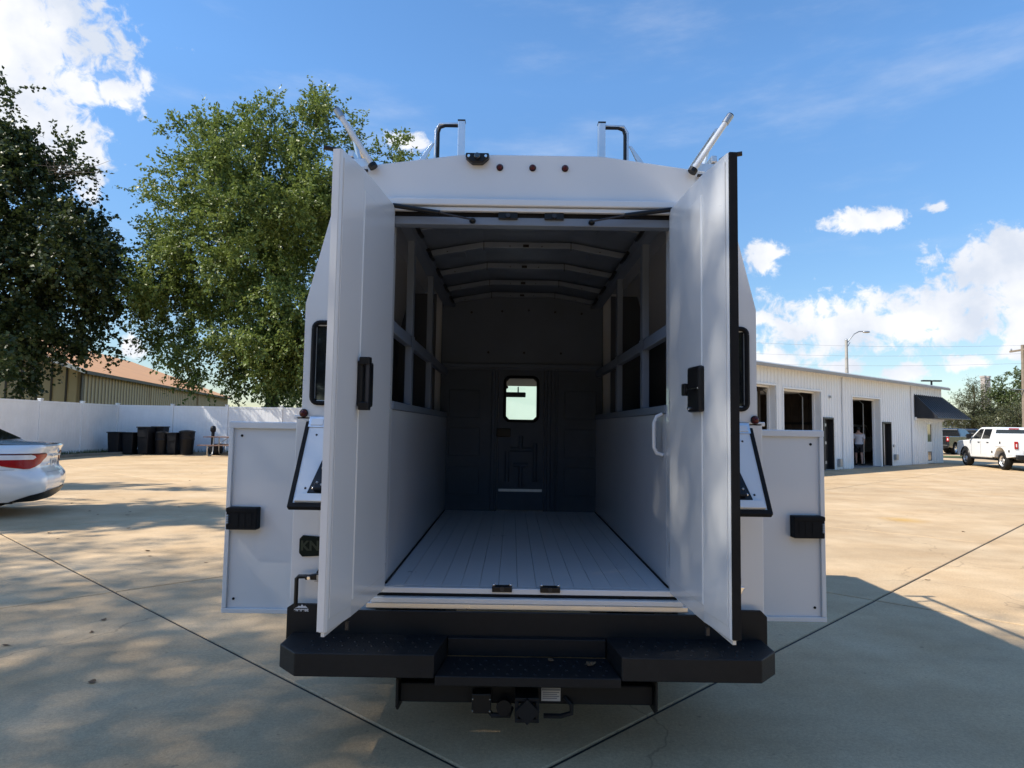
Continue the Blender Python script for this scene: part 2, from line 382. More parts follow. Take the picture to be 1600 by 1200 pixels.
# ------------------------------------------------------------------ the service truck
T = empty('service_truck', (0, 0, 0), 0, 'large white enclosed service body truck with rear doors swung open and empty cargo hold', 'truck')
BL = 2.95
def mir(poly, s): return [(a*s, b) for a, b in poly]
for s in (-1, 1):
    # side packs with wheel arch and the open rear compartment
    MB().prism([(.65, .45), (.98, .45), (1.0, .70), (1.12, .88), (1.28, .95), (1.55, .95), (1.72, .88), (1.84, .70), (1.86, .45), (BL, .45), (BL, 1.62), (.65, 1.62)],
               lambda a, b, t: (t, a, b), s*.80, s*1.19).build('side_pack', 'white', T, bevel=.006)
    mb = MB(); x0, x1 = sorted((s*.80, s*1.19))
    mb.box(x0, x1, .03, .65, 1.585, 1.62).box(x0, x1, .03, .65, .45, .48)
    mb.box(*sorted((s*.80, s*.83)), .03, .65, .48, 1.585)
    mb.build('side_compartment', 'white', T, bevel=.003)
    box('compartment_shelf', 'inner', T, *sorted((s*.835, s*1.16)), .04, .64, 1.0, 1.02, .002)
    # rear faces beside the opening
    MB().prism(mir([(.757, .50), (1.19, .50), (1.19, 1.615), (.757, 1.615)], s), XZf, 0, .03).build('rear_panel', 'white', T, bevel=.004)
    sx = lambda z: 1.165-(z-2.2)*.247
    up = [(.757, 1.618), (1.165, 1.618), (1.165, 2.2), (sx(2.70), 2.70), (.757, 2.70)]
    # upper rear panel with window hole: frame made of four strips
    MB().prism(mir([(.757, 1.618), (.80, 1.618), (.80, 2.70), (.757, 2.70)], s), XZf, .004, .03).prism(
        mir([(.80, 1.618), (1.165, 1.618), (1.165, 1.70), (.80, 1.70)], s), XZf, .004, .03).prism(
        mir([(1.105, 1.70), (1.165, 1.70), (1.165, 2.2), (1.105, 2.2)], s), XZf, .004, .03).prism(
        mir([(.80, 2.085), (1.105, 2.085), (1.105, 2.2), (1.165, 2.2), (sx(2.70), 2.70), (.80, 2.70)], s), XZf, .004, .03).build('rear_upper_panel', 'white', T)
    wn = box('rear_window', 'glass', T, *sorted((s*.80, s*1.105)), .018, .026, 1.70, 2.085)
    # gasket: rounded loop
    pts = []
    for cx_, cz_, a0 in ((1.085, 2.07, 0), (.83, 2.07, 90), (.83, 1.715, 180), (1.085, 1.715, 270)):
        for k in range(5):
            a = R(a0+k*22.5); pts.append((s*(cx_+.03*math.cos(a)), .0, cz_+.03*math.sin(a)))
    pts.append(pts[0]); MB().tube(pts, .013, 6, False).build('window_gasket', 'rubber', wn, smooth=60)
    # upper side skins
    th = .025
    MB().prism(mir([(1.165-th, 1.618), (1.165, 1.618), (1.165, 2.2), (sx(2.93), 2.93), (sx(2.93)-th, 2.92), (1.165-th, 2.19)], s), XZf, .03, BL).build('upper_side', 'white', T)
    MB().box(*sorted((s*1.12, s*1.205)), .0, BL, 1.60, 1.622).build('belt_rail', 'white', T, bevel=.004)
    # marker lamps at the belt
    lm = MB().lathe([(.019, 0), (.019, -.008), (.014, -.018), (.005, -.022)], (s*1.152, -.001, 1.632), 'y', 14).build('side_marker_lamp', 'darkred', T, smooth=50)
    MB().lathe([(.022, .0), (.022, -.006)], (s*1.152, -.0005, 1.632), 'y', 14).build('lamp_grommet', 'rubber', lm)
# header
sx = lambda z: 1.165-(z-2.2)*.247
hp = [(-sx(2.70), 2.702), (sx(2.70), 2.702), (sx(2.92), 2.925), (.90, 2.932), (.36, 3.005), (-.36, 3.005), (-.90, 2.932), (-sx(2.92), 2.925)]
MB().prism(hp, XZf, 0.0, .03).build('rear_header', 'white', T, bevel=.006)
box('header_lip', 'white', T, -.775, .775, -.045, -.002, 2.715, 2.752, .006)
box('header_drip_rail', 'white', T, -.77, .77, -.028, -.002, 2.690, 2.712, .004)
box('header_seal', 'rubber', T, -.757, .757, .002, .05, 2.668, 2.700)
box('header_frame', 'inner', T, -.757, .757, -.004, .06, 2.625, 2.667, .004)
for x in (-.125, .115):
    st = box('door_striker', 'plastic', T, x-.05, x+.05, -.018, .02, 2.655, 2.690, .003)
    MB().tube([(x, -.03, 2.672), (x, -.015, 2.672)], .012, 8).build('striker_pin', 'steel', st)
    st = box('door_striker', 'plastic', T, x-.05, x+.05, -.024, .02, .755, .782, .003)
    MB().tube([(x, -.03, .772), (x, -.02, .772)], .011, 8).build('striker_pin', 'steel', st)
    for dx in (-.042, .042): MB().ball((x+dx, -.001, .786), .008, 8, 5).build('striker_bolt', 'chrome', st, smooth=60)
# jambs
for s in (-1, 1):
    box('door_jamb', 'white', T, *sorted((s*.724, s*.757)), -.004, .10, .70, 2.70, .003)
# roof skin and rails
MB().prism([(-.965, 2.905), (-.90, 2.918), (-.36, 2.99), (.36, 2.99), (.90, 2.918), (.965, 2.905), (.965, 2.89), (.9, 2.90), (.36, 2.97), (-.36, 2.97), (-.9, 2.90), (-.965, 2.89)], XZf, .03, BL).build('roof', 'white', T)
for s in (-1, 1):
    MB().prism(mir([(.86, 2.93), (1.0, 2.92), (1.0, 2.99), (.98, 3.0), (.86, 3.0)], s), XZf, .06, BL-.05).build('roof_rail', 'alu', T, bevel=.003)
# three red clearance lamps and the camera on the header
for x in (-.172, 0, .17):
    lm = MB().lathe([(.015, 0), (.015, -.008), (.011, -.018), (.004, -.022)], (x, -.001, 2.934), 'y', 14).build('clearance_lamp', 'darkred', T, smooth=50)
    MB().lathe([(.018, 0), (.018, -.006)], (x, -.0005, 2.934), 'y', 14).build('lamp_grommet', 'rubber', lm)
cm = MB().prism([(-.35, 2.995), (-.228, 2.995), (-.228, 2.972), (-.262, 2.942), (-.315, 2.942), (-.35, 2.972)], XZf, -.045, -.001).build('backup_camera', 'plastic', T, bevel=.006)
MB().lathe([(.016, 0), (.016, -.02), (.012, -.024)], (-.289, -.042, 2.972), 'y', 14).build('camera_lens', 'glass', cm, smooth=40)
for x in (-.333, -.245): MB().lathe([(.009, 0), (.007, -.006)], (x, -.045, 2.976), 'y', 10).build('camera_bolt', 'chrome', cm)
# sill
box('floor_nose', 'white', T, -.724, .724, -.012, .03, .742, .770, .004)
box('sill_seal', 'rubber', T, -.75, .75, -.010, .03, .728, .741)
box('sill_bar', 'white', T, -.775, .775, -.040, .03, .700, .727, .004)
box('sill_lip', 'alu', T, -.80, .80, -.030, .03, .670, .698, .003)
# cargo floor in planks
fl = box('cargo_floor', 'steel', T, -.722, .722, .03, BL-.03, .72, .752)
NP = 15; pw = 1.444/NP; pm = None
for k in range(NP):
    x = -.722+pw*(k+.5)
    if pm is None:
        h = pw/2-.0010
        pl = MB().prism([(-h, .752), (h, .752), (h, .7685), (h-.004, .770), (-h+.004, .770), (-h, .7685)], XZf, .03, BL-.03).build('floor_plank', 'floor', fl); pm = pl.data
    else:
        pl = bpy.data.objects.new('floor_plank', pm); col.objects.link(pl); pl.parent = fl
    pl.location.x = x
# interior walls
for s in (-1, 1):
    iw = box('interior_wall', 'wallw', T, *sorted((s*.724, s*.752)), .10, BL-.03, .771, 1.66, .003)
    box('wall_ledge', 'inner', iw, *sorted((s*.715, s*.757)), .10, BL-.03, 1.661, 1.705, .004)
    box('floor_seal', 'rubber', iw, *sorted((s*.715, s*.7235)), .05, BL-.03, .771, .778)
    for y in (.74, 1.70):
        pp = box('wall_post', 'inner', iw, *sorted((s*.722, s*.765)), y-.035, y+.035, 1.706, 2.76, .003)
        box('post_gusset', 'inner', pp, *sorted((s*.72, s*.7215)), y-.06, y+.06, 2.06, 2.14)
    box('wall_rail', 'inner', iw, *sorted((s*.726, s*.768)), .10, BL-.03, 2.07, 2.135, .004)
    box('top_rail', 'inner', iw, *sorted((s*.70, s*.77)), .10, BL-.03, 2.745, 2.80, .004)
    # back of side bays and shelf inside
    box('bay_liner', 'liner', T, *sorted((s*1.10, s*1.12)), .05, BL-.04, 1.66, 2.35)
    box('bay_floor', 'liner', T, *sorted((s*.757, s*1.12)), .05, BL-.04, 1.64, 1.655)
    for y in (2.3,): box('bay_divider', 'liner', T, *sorted((s*.77, s*1.09)), y-.006, y+.006, 1.66, 2.74)
    # roof track with black clips
    tr = box('wire_track', 'ceil', T, *sorted((s*.66, s*.70)), .12, BL-.05, 2.735, 2.75, .002)
    for y in (.45, .98, 1.5, 2.02, 2.5):
        MB().tube([(s*.655, y-.13, 2.728), (s*.655, y, 2.722), (s*.652, y+.1, 2.726)], .014, 6).build('track_clip', 'plastic', tr)
    gh = MB().tube([(s*.722, .17, 1.66), (s*.69, .17, 1.645), (s*.675, .17, 1.61), (s*.675, .17, 1.48), (s*.69, .17, 1.45), (s*.722, .17, 1.44)], .011, 8) if s > 0 else None
    if gh: gh.build('grab_handle', 'white', T, smooth=60)
    # strut
    stt = MB().tube([(s*.715, -.06, 2.703), (s*.475, -.06, 2.668)], .012, 10).build('door_strut', 'plastic', T, smooth=60)
    MB().tube([(s*.475, -.06, 2.668), (s*.31, -.045, 2.640)], .005, 8).build('strut_rod', 'steel', stt, smooth=60)
    MB().ball((s*.308, -.03, 2.638), .018, 10, 7, (1, 1.3, .8)).build('strut_end', 'plastic', stt, smooth=60)
# ceiling with bows
MB().prism([(-.72, 2.79), (-.30, 2.862), (.30, 2.862), (.72, 2.79), (.72, 2.80), (.30, 2.872), (-.30, 2.872), (-.72, 2.80)], XZf, .06, BL-.02).build('ceiling_liner', 'ceil', T)
for y in (.50, 1.07, 1.64, 2.21, 2.72):
    bw = MB().prism([(-.70, 2.735), (-.30, 2.808), (.30, 2.808), (.70, 2.735), (.70, 2.775), (.30, 2.848), (-.30, 2.848), (-.70, 2.775)], XZf, y-.02, y+.02).build('roof_bow', 'ceil', T, bevel=.003)
    for x, z in ((-.30, 2.82), (.30, 2.82)): box('bow_joint', 'steel', bw, x-.003, x+.003, y-.0225, y-.0205, z-.03, z+.03)
    box('bow_slot', 'plastic', bw, -.03, .01, y-.0222, y-.0202, 2.812, 2.832)
    for x in (-.55, -.12, .1, .5): MB().ball((x, y-.02, 2.82 if abs(x) < .3 else 2.82-(abs(x)-.3)*.18), .005, 6, 4).build('bow_rivet', 'steel', bw)
    if y < 2.6:
        for x in (-.5, .5): box('ceiling_patch', 'ceil', T, x-.06, x+.06, y+.15, y+.28, 2.815, 2.8235)
        box('ceiling_duct', 'ceil', T, -.07, .05, y+.10, y+.3, 2.852, 2.861)
# bulkhead
bh = box('bulkhead', 'bulk', T, -.79, .79, BL-.03, BL, 2.1305, 2.90)
fw = MB().box(-1.163, -.16, BL+.001, BL+.03, .45, 2.14).box(.16, 1.163, BL+.001, BL+.03, .45, 2.14).box(-.16, .16, BL+.001, BL+.03, .45, 1.63).box(-.16, .16, BL+.001, BL+.03, 2.06, 2.14)
fw.prism([(-1.163, 2.141), (1.163, 2.141), (1.163, 2.2), (.985, 2.925), (.36, 2.99), (-.36, 2.99), (-.985, 2.925), (-1.163, 2.2)], XZf, BL+.001, BL+.03).build('front_wall', 'white', T)
for x in (-.5, -.2, .06, .32, .58): MB().ball((x, BL-.03, 2.72-.05*abs(x-.05)), .012, 8, 5).build('bulkhead_bolt', 'steel', bh)
for x in (-.33, .02, .38): MB().ball((x, BL-.03, 2.30), .012, 8, 5).build('bulkhead_bolt', 'steel', bh)
box('bulkhead_beam', 'bulk', bh, -.79, .79, BL-.07, BL-.031, 2.15, 2.185, .003)
for s in (-1, 1):
    bp = MB().box(*sorted((s*.225, s*.79)), BL-.03, BL, .72, 2.129).build('partition_panel', 'part', T, bevel=.003)
    for k, z in enumerate((.92, 1.29, 1.66)):
        xa = (.40, .70) if s < 0 else (.42, .73)
        box('stamped_panel', 'part', bp, *sorted((s*xa[0], s*xa[1])), BL-.042, BL-.029, z, z+.27, .012)
    box('partition_rib', 'part', bp, *sorted((s*.25, s*.29)), BL-.05, BL-.029, .78, 2.13, .008)
    if s > 0:
        for x in (.32, .345): box('partition_rib', 'part', bp, x, x+.012, BL-.046, BL-.029, .78, 2.13, .003)
dm = MB().box(-.222, .222, BL-.026, BL-.004, .78, 1.60).box(-.222, -.15, BL-.026, BL-.004, 1.60, 2.13).box(.15, .222, BL-.026, BL-.004, 1.60, 2.13).box(-.15, .15, BL-.026, BL-.004, 2.05, 2.13)
bd = dm.box(-.15, .15, BL-.026, BL-.004, 1.60, 1.645).build('bulkhead_door', 'part', T)
pts = []
for cx_, cz_, a0 in ((.11, 2.01, 0), (-.11, 2.01, 90), (-.11, 1.685, 180), (.11, 1.685, 270)):
    for k in range(5):
        a = R(a0+k*22.5); pts.append((cx_+.05*math.cos(a), BL-.03, cz_+.05*math.sin(a)))
pts.append(pts[0]); MB().tube(pts, .016, 6, False).build('window_gasket', 'rubber', bd, smooth=60)
for cx_, cz_ in ((.14, 2.04), (-.14, 2.04), (-.14, 1.655), (.14, 1.655)):
    sxn, szn = (1 if cx_ > 0 else -1), (1 if cz_ > 1.8 else -1)
    MB().prism([(cx_+.012*sxn, cz_+.012*szn), (cx_+.012*sxn, cz_-.03*szn), (cx_-.03*sxn, cz_+.012*szn)], XZf, BL-.027, BL-.010).build('window_corner', 'rubber', bd)
box('door_latch', 'plastic', bd, -.235, -.10, BL-.05, BL-.027, 1.48, 1.56, .006)
box('kick_strip', 'alu', bd, -.21, .21, BL-.032, BL-.0265, .955, .980, .001)
for pa in ([(-.13, 1.05), (-.13, 1.34)], [(.14, 1.05), (.14, 1.42)], [(.0, 1.0), (.0, 1.22)], [(0, 1.36), (0, 1.49)], [(-.1, 1.36), (.1, 1.36)], [(-.07, 1.21), (.07, 1.21)]):
    MB().tube([(a, BL-.024, b) for a, b in pa], .022, 8).build('stamped_rib', 'part', bd, smooth=60)
# rear doors
def rear_door(hx, hy, ox, oy, s):
    d = Vector((ox-hx, oy-hy, 0)); L = d.length; d.normalize()
    n = Vector((d.y, -d.x, 0))
    if n.x*s > 0: n = -n                     # n points to the inner side of the opened door (towards the other door)
    h0 = Vector((hx, hy, 0))
    fn = lambda a, b, t: tuple(h0+d*a+n*b+Vector((0, 0, t)))
    z0, z1 = .770, 2.702
    dr = MB().prism([(0, -.012), (L, -.012), (L, .012), (L-.012, .018), (.49, .038), (.02, .038), (0, .03)], fn, z0, z1).build('rear_door', 'white', T, bevel=.003)
    MB().prism([(.03, .0375), (.485, .0375), (.48, .0425), (.035, .0425)], fn, z0+.07, z1-.09).build('inner_panel', 'white', dr, bevel=.002)
    MB().prism([(.50, .0385), (L-.02, .0195), (L-.02, .0225), (.50, .0415)], fn, z0+.05, z1-.03).build('inner_panel', 'white', dr, bevel=.001)
    MB().prism([(.03, -.006), (L-.01, -.006), (L-.01, .008), (.03, .008)], fn, z0-.018, z0-.001).build('bottom_channel', 'white', dr)
    if s > 0:
        MB().prism([(L+.001, -.018), (L+.014, -.018), (L+.014, .016), (L+.001, .016)], fn, z0+.005, z1-.004).build('edge_seal', 'rubber', dr, bevel=.003)
    else:
        MB().prism([(L+.001, -.018), (L+.004, -.018), (L+.004, .010), (L+.001, .010)], fn, z0+.005, z1-.004).build('edge_trim', 'white', dr)
    for z in (.95, 1.72, 2.5):
        MB().tube([fn(-.012, .02, z-.06), fn(-.012, .02, z+.06)], .011, 8).build('hinge', 'alu', dr, smooth=50)
    a = .44
    lt = MB().prism([(a-.075, .038), (a+.075, .038), (a+.07, .066), (a-.06, .072)], fn, 1.655, 1.855).build('inside_latch', 'plastic', dr, bevel=.01)
    if s < 0:
        MB().prism([(a+.05, .06), (a+.082, .05), (a+.082, .095), (a+.055, .10)], fn, 1.64, 1.675).build('latch_bracket', 'plastic', lt, bevel=.004)
        MB().prism([(a+.05, .06), (a+.082, .05), (a+.082, .095), (a+.055, .10)], fn, 1.835, 1.868).build('latch_bracket', 'plastic', lt, bevel=.004)
        MB().tube([fn(a+.068, .085, 1.675), fn(a+.068, .085, 1.835)], .009, 8).build('release_bar', 'steel', lt)
    else:
        MB().prism([(a-.105, .045), (a-.06, .045), (a-.06, .085), (a-.10, .085)], fn, 1.73, 1.785).build('latch_bolt', 'plastic', lt, bevel=.005)
        MB().prism([(a-.08, .0725), (a+.085, .0725), (a+.085, .076), (a-.08, .076)], fn, 1.753, 1.759).build('latch_rod', 'chrome', lt)
        MB().tube([fn(a-.035, .068, 1.672), fn(a-.035, .078, 1.672)], .007, 8).build('latch_screw', 'chrome', lt)
    for u_, z in ((.06, .86), (.06, .90), (L-.06, z1-.2), (L-.075, z1-.23)):
        MB().ball(fn(u_, .036 if u_ < .4 else .022, z), .006, 6, 4).build('door_rivet', 'alu', dr)
    tb = MB().prism([(.49, .02), (.505, .02), (.505, .034), (.49, .034)], fn, z0-.05, z0-.0185).build('door_stop', 'steel', dr)
    return dr
rear_door(-.742, -.025, -.8148, -.7286, -1)
rear_door(.742, -.025, .7851, -.7464, 1)
# rear flap doors, hinged at the top, propped open
for s in (-1, 1):
    y1_, z1_, y0_, z0_ = -.012, 1.60, -.30, 1.20
    d = Vector((0, y0_-y1_, z0_-z1_)); Lf = d.length; d.normalize(); n = Vector((0, d.z, -d.y))
    if n.y > 0: n = -n
    fn = lambda a, b, t: tuple(Vector((s*a, y1_, z1_))+d*b+n*t)
    fp = MB().prism([(.77, 0), (1.118, 0), (1.100, Lf), (.77, Lf)], fn, -.008, .008).build('flap_door', 'white', T, bevel=.003)
    MB().prism([(1.108, .02), (1.128, .02), (1.112, Lf+.012), (.77, Lf+.012), (.77, Lf-.012), (1.092, Lf-.012)], fn, -.016, .014).build('flap_seal', 'rubber', fp, bevel=.003)
    MB().prism([(.77, Lf-.055), (1.075, Lf-.055), (1.085, Lf-.014), (.77, Lf-.014)], fn, .008, .026).build('flap_lip', 'white', fp, bevel=.004)
    lp = MB().prism([(.77, Lf-.24), (1.0, Lf-.24), (1.035, Lf-.06), (.77, Lf-.06)], fn, .008, .018).build('latch_plate', 'plastic', fp, bevel=.003)
    for a, b in ((.985, Lf-.195), (1.01, Lf-.085), (.80, Lf-.195)): MB().ball(fn(a, b, .018), .008, 8, 5).build('latch_screw', 'chrome', lp)
    MB().prism([(.78, Lf-.12), (1.0, Lf-.12), (1.005, Lf-.068), (.78, Lf-.068)], fn, .018, .045).build('latch_body', 'plastic', lp, bevel=.006)
    for k in range(5): MB().ball(fn(.90+.022*k, Lf-.10+.012*(k % 2), .046), .006, 6, 4).build('latch_spring', 'zinc', lp)
    hg = MB().prism([(.77, -.01), (1.115, -.01), (1.112, .055), (.77, .055)], fn, .008, .014).build('flap_hinge', 'alu', fp, bevel=.001)
    for k in range(4): MB().prism([(.80+.08*k, .008), (.86+.08*k, .008), (.86+.08*k, .045), (.80+.08*k, .045)], fn, .014, .018).build('hinge_leaf', 'white', hg, bevel=.001)
    for a, b in ((1.06, .10), (1.05, Lf-.09)): MB().ball(fn(a, b, .008), .006, 6, 4).build('flap_rivet', 'steel', fp)
    for k in range(2): MB().tube([(s*(.86+.2*k), -.002, 1.50), fn(.86+.2*k, .3, -.008)], .006, 6).build('flap_stay', 'steel', fp)
# side compartment doors standing open
for s in (-1, 1):
    y = .62
    sd = box('side_door', 'white', T, *sorted((s*1.20, s*1.80)), y, y+.028, .448, 1.585, .004)
    for args in ((1.20, 1.80, 1.545, 1.583), (1.20, 1.80, .450, .478), (1.772, 1.798, .479, 1.544)):
        box('door_flange', 'white', sd, *sorted((s*args[0], s*args[1])), y-.018, y-.0005, args[2], args[3], .003)
    lb = box('latch_box', 'rubber', sd, *sorted((s*1.592, s*1.775)), y-.062, y-.0005, .945, 1.075, .006)
    box('latch_lip', 'rubber', lb, *sorted((s*1.592, s*1.775)), y-.068, y-.0625, 1.05, 1.073, .002)
    for k in range(3): box('latch_rib', 'rubber', lb, *sorted((s*(1.62+.04*k), s*(1.645+.04*k))), y-.065, y-.0625, .965, 1.04, .001)
    for k in range(4): MB().ball((s*1.764, y-.063, .985+.014*k), .008, 6, 4).build('latch_spring', 'zinc', lb)
    for x, z in ((1.725, 1.50), (1.735, .53)): MB().lathe([(.008, 0), (.008, -.003)], (s*x, y-.0008, z), 'y', 8).build('bolt_hole', 'rubber', sd)
    MB().tube([(s*1.195, y+.014, .46), (s*1.195, y+.014, 1.58)], .008, 8).build('piano_hinge', 'alu', sd)
# badge, tie-down bracket, emblems
bd_ = MB().prism([(-1.148, .93), (-1.148, 1.0), (-1.132, 1.018), (-.80, .995), (-.79, .985), (-.79, .94), (-.80, .93), (-1.132, .912)], XZf, -.012, -.001).build('maker_badge', 'greenblack', T, bevel=.003)
tag(bd_, 'dark green maker badge on the rear face')
text('badge_lettering', 'KNAPHEIDE', .066, 'greenink', bd_, Matrix.Translation((-.965, -.0125, .965)) @ FACE, bold=.002)
br = MB().tube([(-1.14, -.055, .66), (-1.14, -.055, .815), (-1.13, -.055, .825), (-.93, -.055, .828)], .0105, 8).build('access_rail', 'plastic', T, smooth=50)
MB().prism([(-1.095, .812), (-.95, .812), (-.95, .84), (-1.05, .84), (-1.095, .832)], XZf, -.072, -.045).build('rail_clamp', 'plastic', br, bevel=.004)
MB().prism([(-1.05, .84), (-.95, .84), (-.95, .91), (-1.01, .90)], XZf, -.05, -.012).build('rail_arm', 'plastic', br, bevel=.006)
MB().lathe([(.011, 0), (.008, -.006)], (-1.075, -.072, .822), 'y', 10).build('rail_bolt', 'chrome', br)
box('rail_buckle', 'zinc', br, -1.035, -1.025, -.078, -.0725, .813, .838)
box('rail_buckle', 'zinc', br, -1.045, -.99, -.078, -.0725, .806, .811)
text('model_lettering', 'PSE', .034, 'ink', T, Matrix.Translation((1.05, -.002, .822)) @ FACE, bold=.001)
MB().prism([(1.092, .795), (1.052, .795), (1.03, .728), (1.055, .728)], XZf, -.010, -.001).build('chevron_emblem', 'chrome', T, bevel=.002)
MB().prism([(1.0, .795), (1.035, .795), (1.05, .728), (1.03, .728)], XZf, -.0095, -.001).build('chevron_emblem', 'plastic', T, bevel=.002)
# bumper
bk = MB().prism([(-1.18, .50), (1.18, .50), (1.18, .665), (1.15, .695), (.93, .695), (.93, .668), (-.93, .668), (-.93, .695), (-1.15, .695), (-1.18, .675)], XZf, -.062, -.046).build('bumper', 'black', T, bevel=.003)
zt, zb = .556, .452
def dimples(xs, ys, z, parent):
    mb = MB()
    for i, x in enumerate(xs):
        for j, y in enumerate(ys):
            mb.ball((x+(.022 if j % 2 else 0), y, z), .0075, 6, 4, (1, 1, .55))
    tag(mb.build('tread_bumps', 'black', parent, smooth=60), kind='stuff')
for s in (-1, 1):
    pl = mir([(1.15, -.063), (1.15, -.225), (1.045, -.335), (.42, -.335), (.385, -.063)], s)
    stp = MB().prism(pl, XY, zb, zt).build('bumper_step', 'black', bk, bevel=.005)
    dimples([s*(.47+.068*k) for k in range(9)], (-.29, -.235, -.18, -.125), zt, bk)
mid = MB().box(-.383, .383, -.095, -.064, .47, .553).build('recess_riser', 'black', bk, bevel=.003)
ms_ = MB().prism([(-.415, -.345), (.415, -.345), (.385, -.096), (-.385, -.096)], XY, .425, .468).build('recess_step', 'black', bk, bevel=.004)
dimples([-.34+.062*k for k in range(12)], (-.31, -.255, -.20, -.145), .468, bk)
# decal on bumper end
mb = MB()
mb.prism([(-1.14, .676), (-1.128, .680), (-1.122, .686), (-1.113, .683), (-1.106, .693), (-1.098, .684), (-1.09, .687), (-1.078, .676)], XZf, -.0655, -.0635)
mb.build('mountain_decal', 'white_ink', bk)
text('decal_lettering', 'everest', .024, 'white_ink', bk, Matrix.Translation((-1.109, -.065, .667)) @ FACE, ext=.0006, bold=.0008)
# hitch and chassis ends
ht = box('tow_hitch', 'black', T, -.60, .60, -.16, -.06, .275, .365, .008)
for s in (-1, 1):
    MB().prism([(-.20, .40), (.0, .40), (.0, .25), (-.06, .235), (-.17, .245), (-.20, .27)], YZ, s*.60, s*.612).build('hitch_end_plate', 'black', ht, bevel=.003)
rc = MB()
for a in ((-.055, .055, .335, .352), (-.055, .055, .242, .259)): rc.box(a[0], a[1], -.28, -.16, a[2], a[3])
for a in ((-.055, -.038), (.038, .055)): rc.box(a[0], a[1], -.28, -.16, .2591, .3349)
rc.build('receiver_tube', 'black', ht, bevel=.003)
MB().lathe([(.048, -.30), (.055, -.30), (.055, -.27), (.04, -.268)], (.0, 0, .297), 'y', 4).build('receiver_collar', 'black', ht)
pg_ = box('trailer_plug', 'plastic', ht, -.255, -.165, -.225, -.16, .255, .345, .006)
for x in (-.25, -.17):
    for z in (.268, .322): MB().ball((x, -.226, z), .005, 6, 4).build('plug_screw', 'chrome', pg_)
MB().lathe([(.03, -.03), (.035, -.03), (.035, 0), (.02, 0)], (-.105, -.20, .285), 'y', 14).build('plug_socket', 'plastic', ht, smooth=40)
lbp = box('warning_label', 'paper', ht, .07, .16, -.1635, -.161, .292, .352)
box('label_header', 'ink', lbp, .072, .158, -.1645, -.1637, .340, .350)
for k in range(4): box('label_line', 'ink', lbp, .076, .154-.01*(k % 2), -.1643, -.1637, .330-.009*k, .334-.009*k)
MB().tube([(.18, -.16, .31), (.21, -.19, .29), (.21, -.19, .25), (.16, -.19, .236), (.08, -.19, .236)], .012, 6).build('chain_loop', 'black', ht)
MB().tube([(-.19, -.16, .26), (-.16, -.19, .236), (-.08, -.19, .236), (-.07, -.16, .26)], .012, 6).build('chain_loop', 'black', ht)
for s in (-1, 1):
    box('frame_rail', 'steel', T, *sorted((s*.42, s*.50)), -.05, 5.2, .42, .62)
    box('mud_flap', 'rubber', T, *sorted((s*.62, s*1.05)), .70, .712, .20, .52)
MB().tube([(-.70, 1.2, .40), (-.70, .3, .36), (-.72, .22, .35)], .04, 12).build('exhaust_pipe', 'steel', T, smooth=60)
MB().tube([(-.95, 1.42, .36), (.95, 1.42, .36)], .06, 10).build('rear_axle', 'steel', T, smooth=60)
def wheel(parent, c, r, wd, rimm='alu', side=1, nm='wheel'):
    t = MB().lathe([(r*.62, -wd/2), (r*.93, -wd/2), (r, -wd*.36), (r, wd*.36), (r*.93, wd/2), (r*.62, wd/2), (r*.62, -wd/2)], c, 'x', 28, False).build(nm, 'rubber', parent, smooth=40)
    rm = MB().lathe([(.02, .30*wd), (r*.25, .36*wd), (r*.30, .2*wd), (r*.52, .28*wd), (r*.60, .46*wd), (r*.64, .46*wd), (r*.64, -.3*wd), (.02, -.3*wd)], (0, 0, 0), 'x', 24)
    o = rm.build('rim', rimm, t, smooth=40)
    if side < 0: o.rotation_euler = (0, 0, math.pi)
    o.location = c
    hb = MB()
    for k in range(8):
        a = 2*math.pi*k/8; hb.tube([(side*.26*wd, r*.41*math.cos(a), r*.41*math.sin(a)), (side*.34*wd, r*.41*math.cos(a), r*.41*math.sin(a))], r*.07, 8)
    h = hb.build('rim_holes', 'rubber', o)
    h.rotation_euler = (0, 0, 0) if side > 0 else (0, 0, -math.pi)
    return t
for s in (-1, 1):
    wheel(T, (s*.98, 1.42, .355), .355, .24, 'zinc', s); wheel(T, (s*.71, 1.42, .355), .355, .24, 'zinc', s)
    wheel(T, (s*.92, 5.6, .355), .355, .25, 'zinc', s)
# cab
cb = MB()
cb.prism([(3.0, .45), (5.0, .45), (5.0, 1.25), (4.9, 1.28), (3.0, 1.28)], YZ, -.98, -.93).prism([(3.0, .45), (5.0, .45), (5.0, 1.25), (4.9, 1.28), (3.0, 1.28)], YZ, .93, .98)
cb.box(-.93, .93, 3.0, 5.0, .45, .52).box(-.82, .82, 3.02, 4.15, 2.10, 2.14)
cb.box(-.93, -.25, 3.0, 3.03, .52, 2.10).box(.25, .93, 3.0, 3.03, .52, 2.10).box(-.25, .25, 3.0, 3.03, .52, 1.55)
for s in (-1, 1):
    cb.tube([(s*.95, 3.05, 1.28), (s*.82, 3.1, 2.12)], .05, 6).tube([(s*.95, 4.05, 1.28), (s*.82, 3.95, 2.12)], .04, 6).tube([(s*.95, 5.0, 1.28), (s*.80, 4.15, 2.12)], .04, 6)
cb.build('cab', 'white', T)
MB().prism([(5.0, .5), (6.2, .5), (6.25, .9), (6.15, 1.22), (5.0, 1.30)], YZ, -.96, .96).build('hood', 'white', T, bevel=.05)
MB().add([(-.88, 4.98, 1.29), (.88, 4.98, 1.29), (.76, 4.16, 2.10), (-.76, 4.16, 2.10)], [(0, 1, 2, 3)]).build('windshield', 'shield', T)
box('headliner', 'headliner', T, -.78, .78, 3.04, 4.2, 2.055, 2.095)
mrr = MB().box(-.19, .07, 4.22, 4.25, 1.925, 1.985).build('rear_view_mirror', 'plastic', T, bevel=.012)
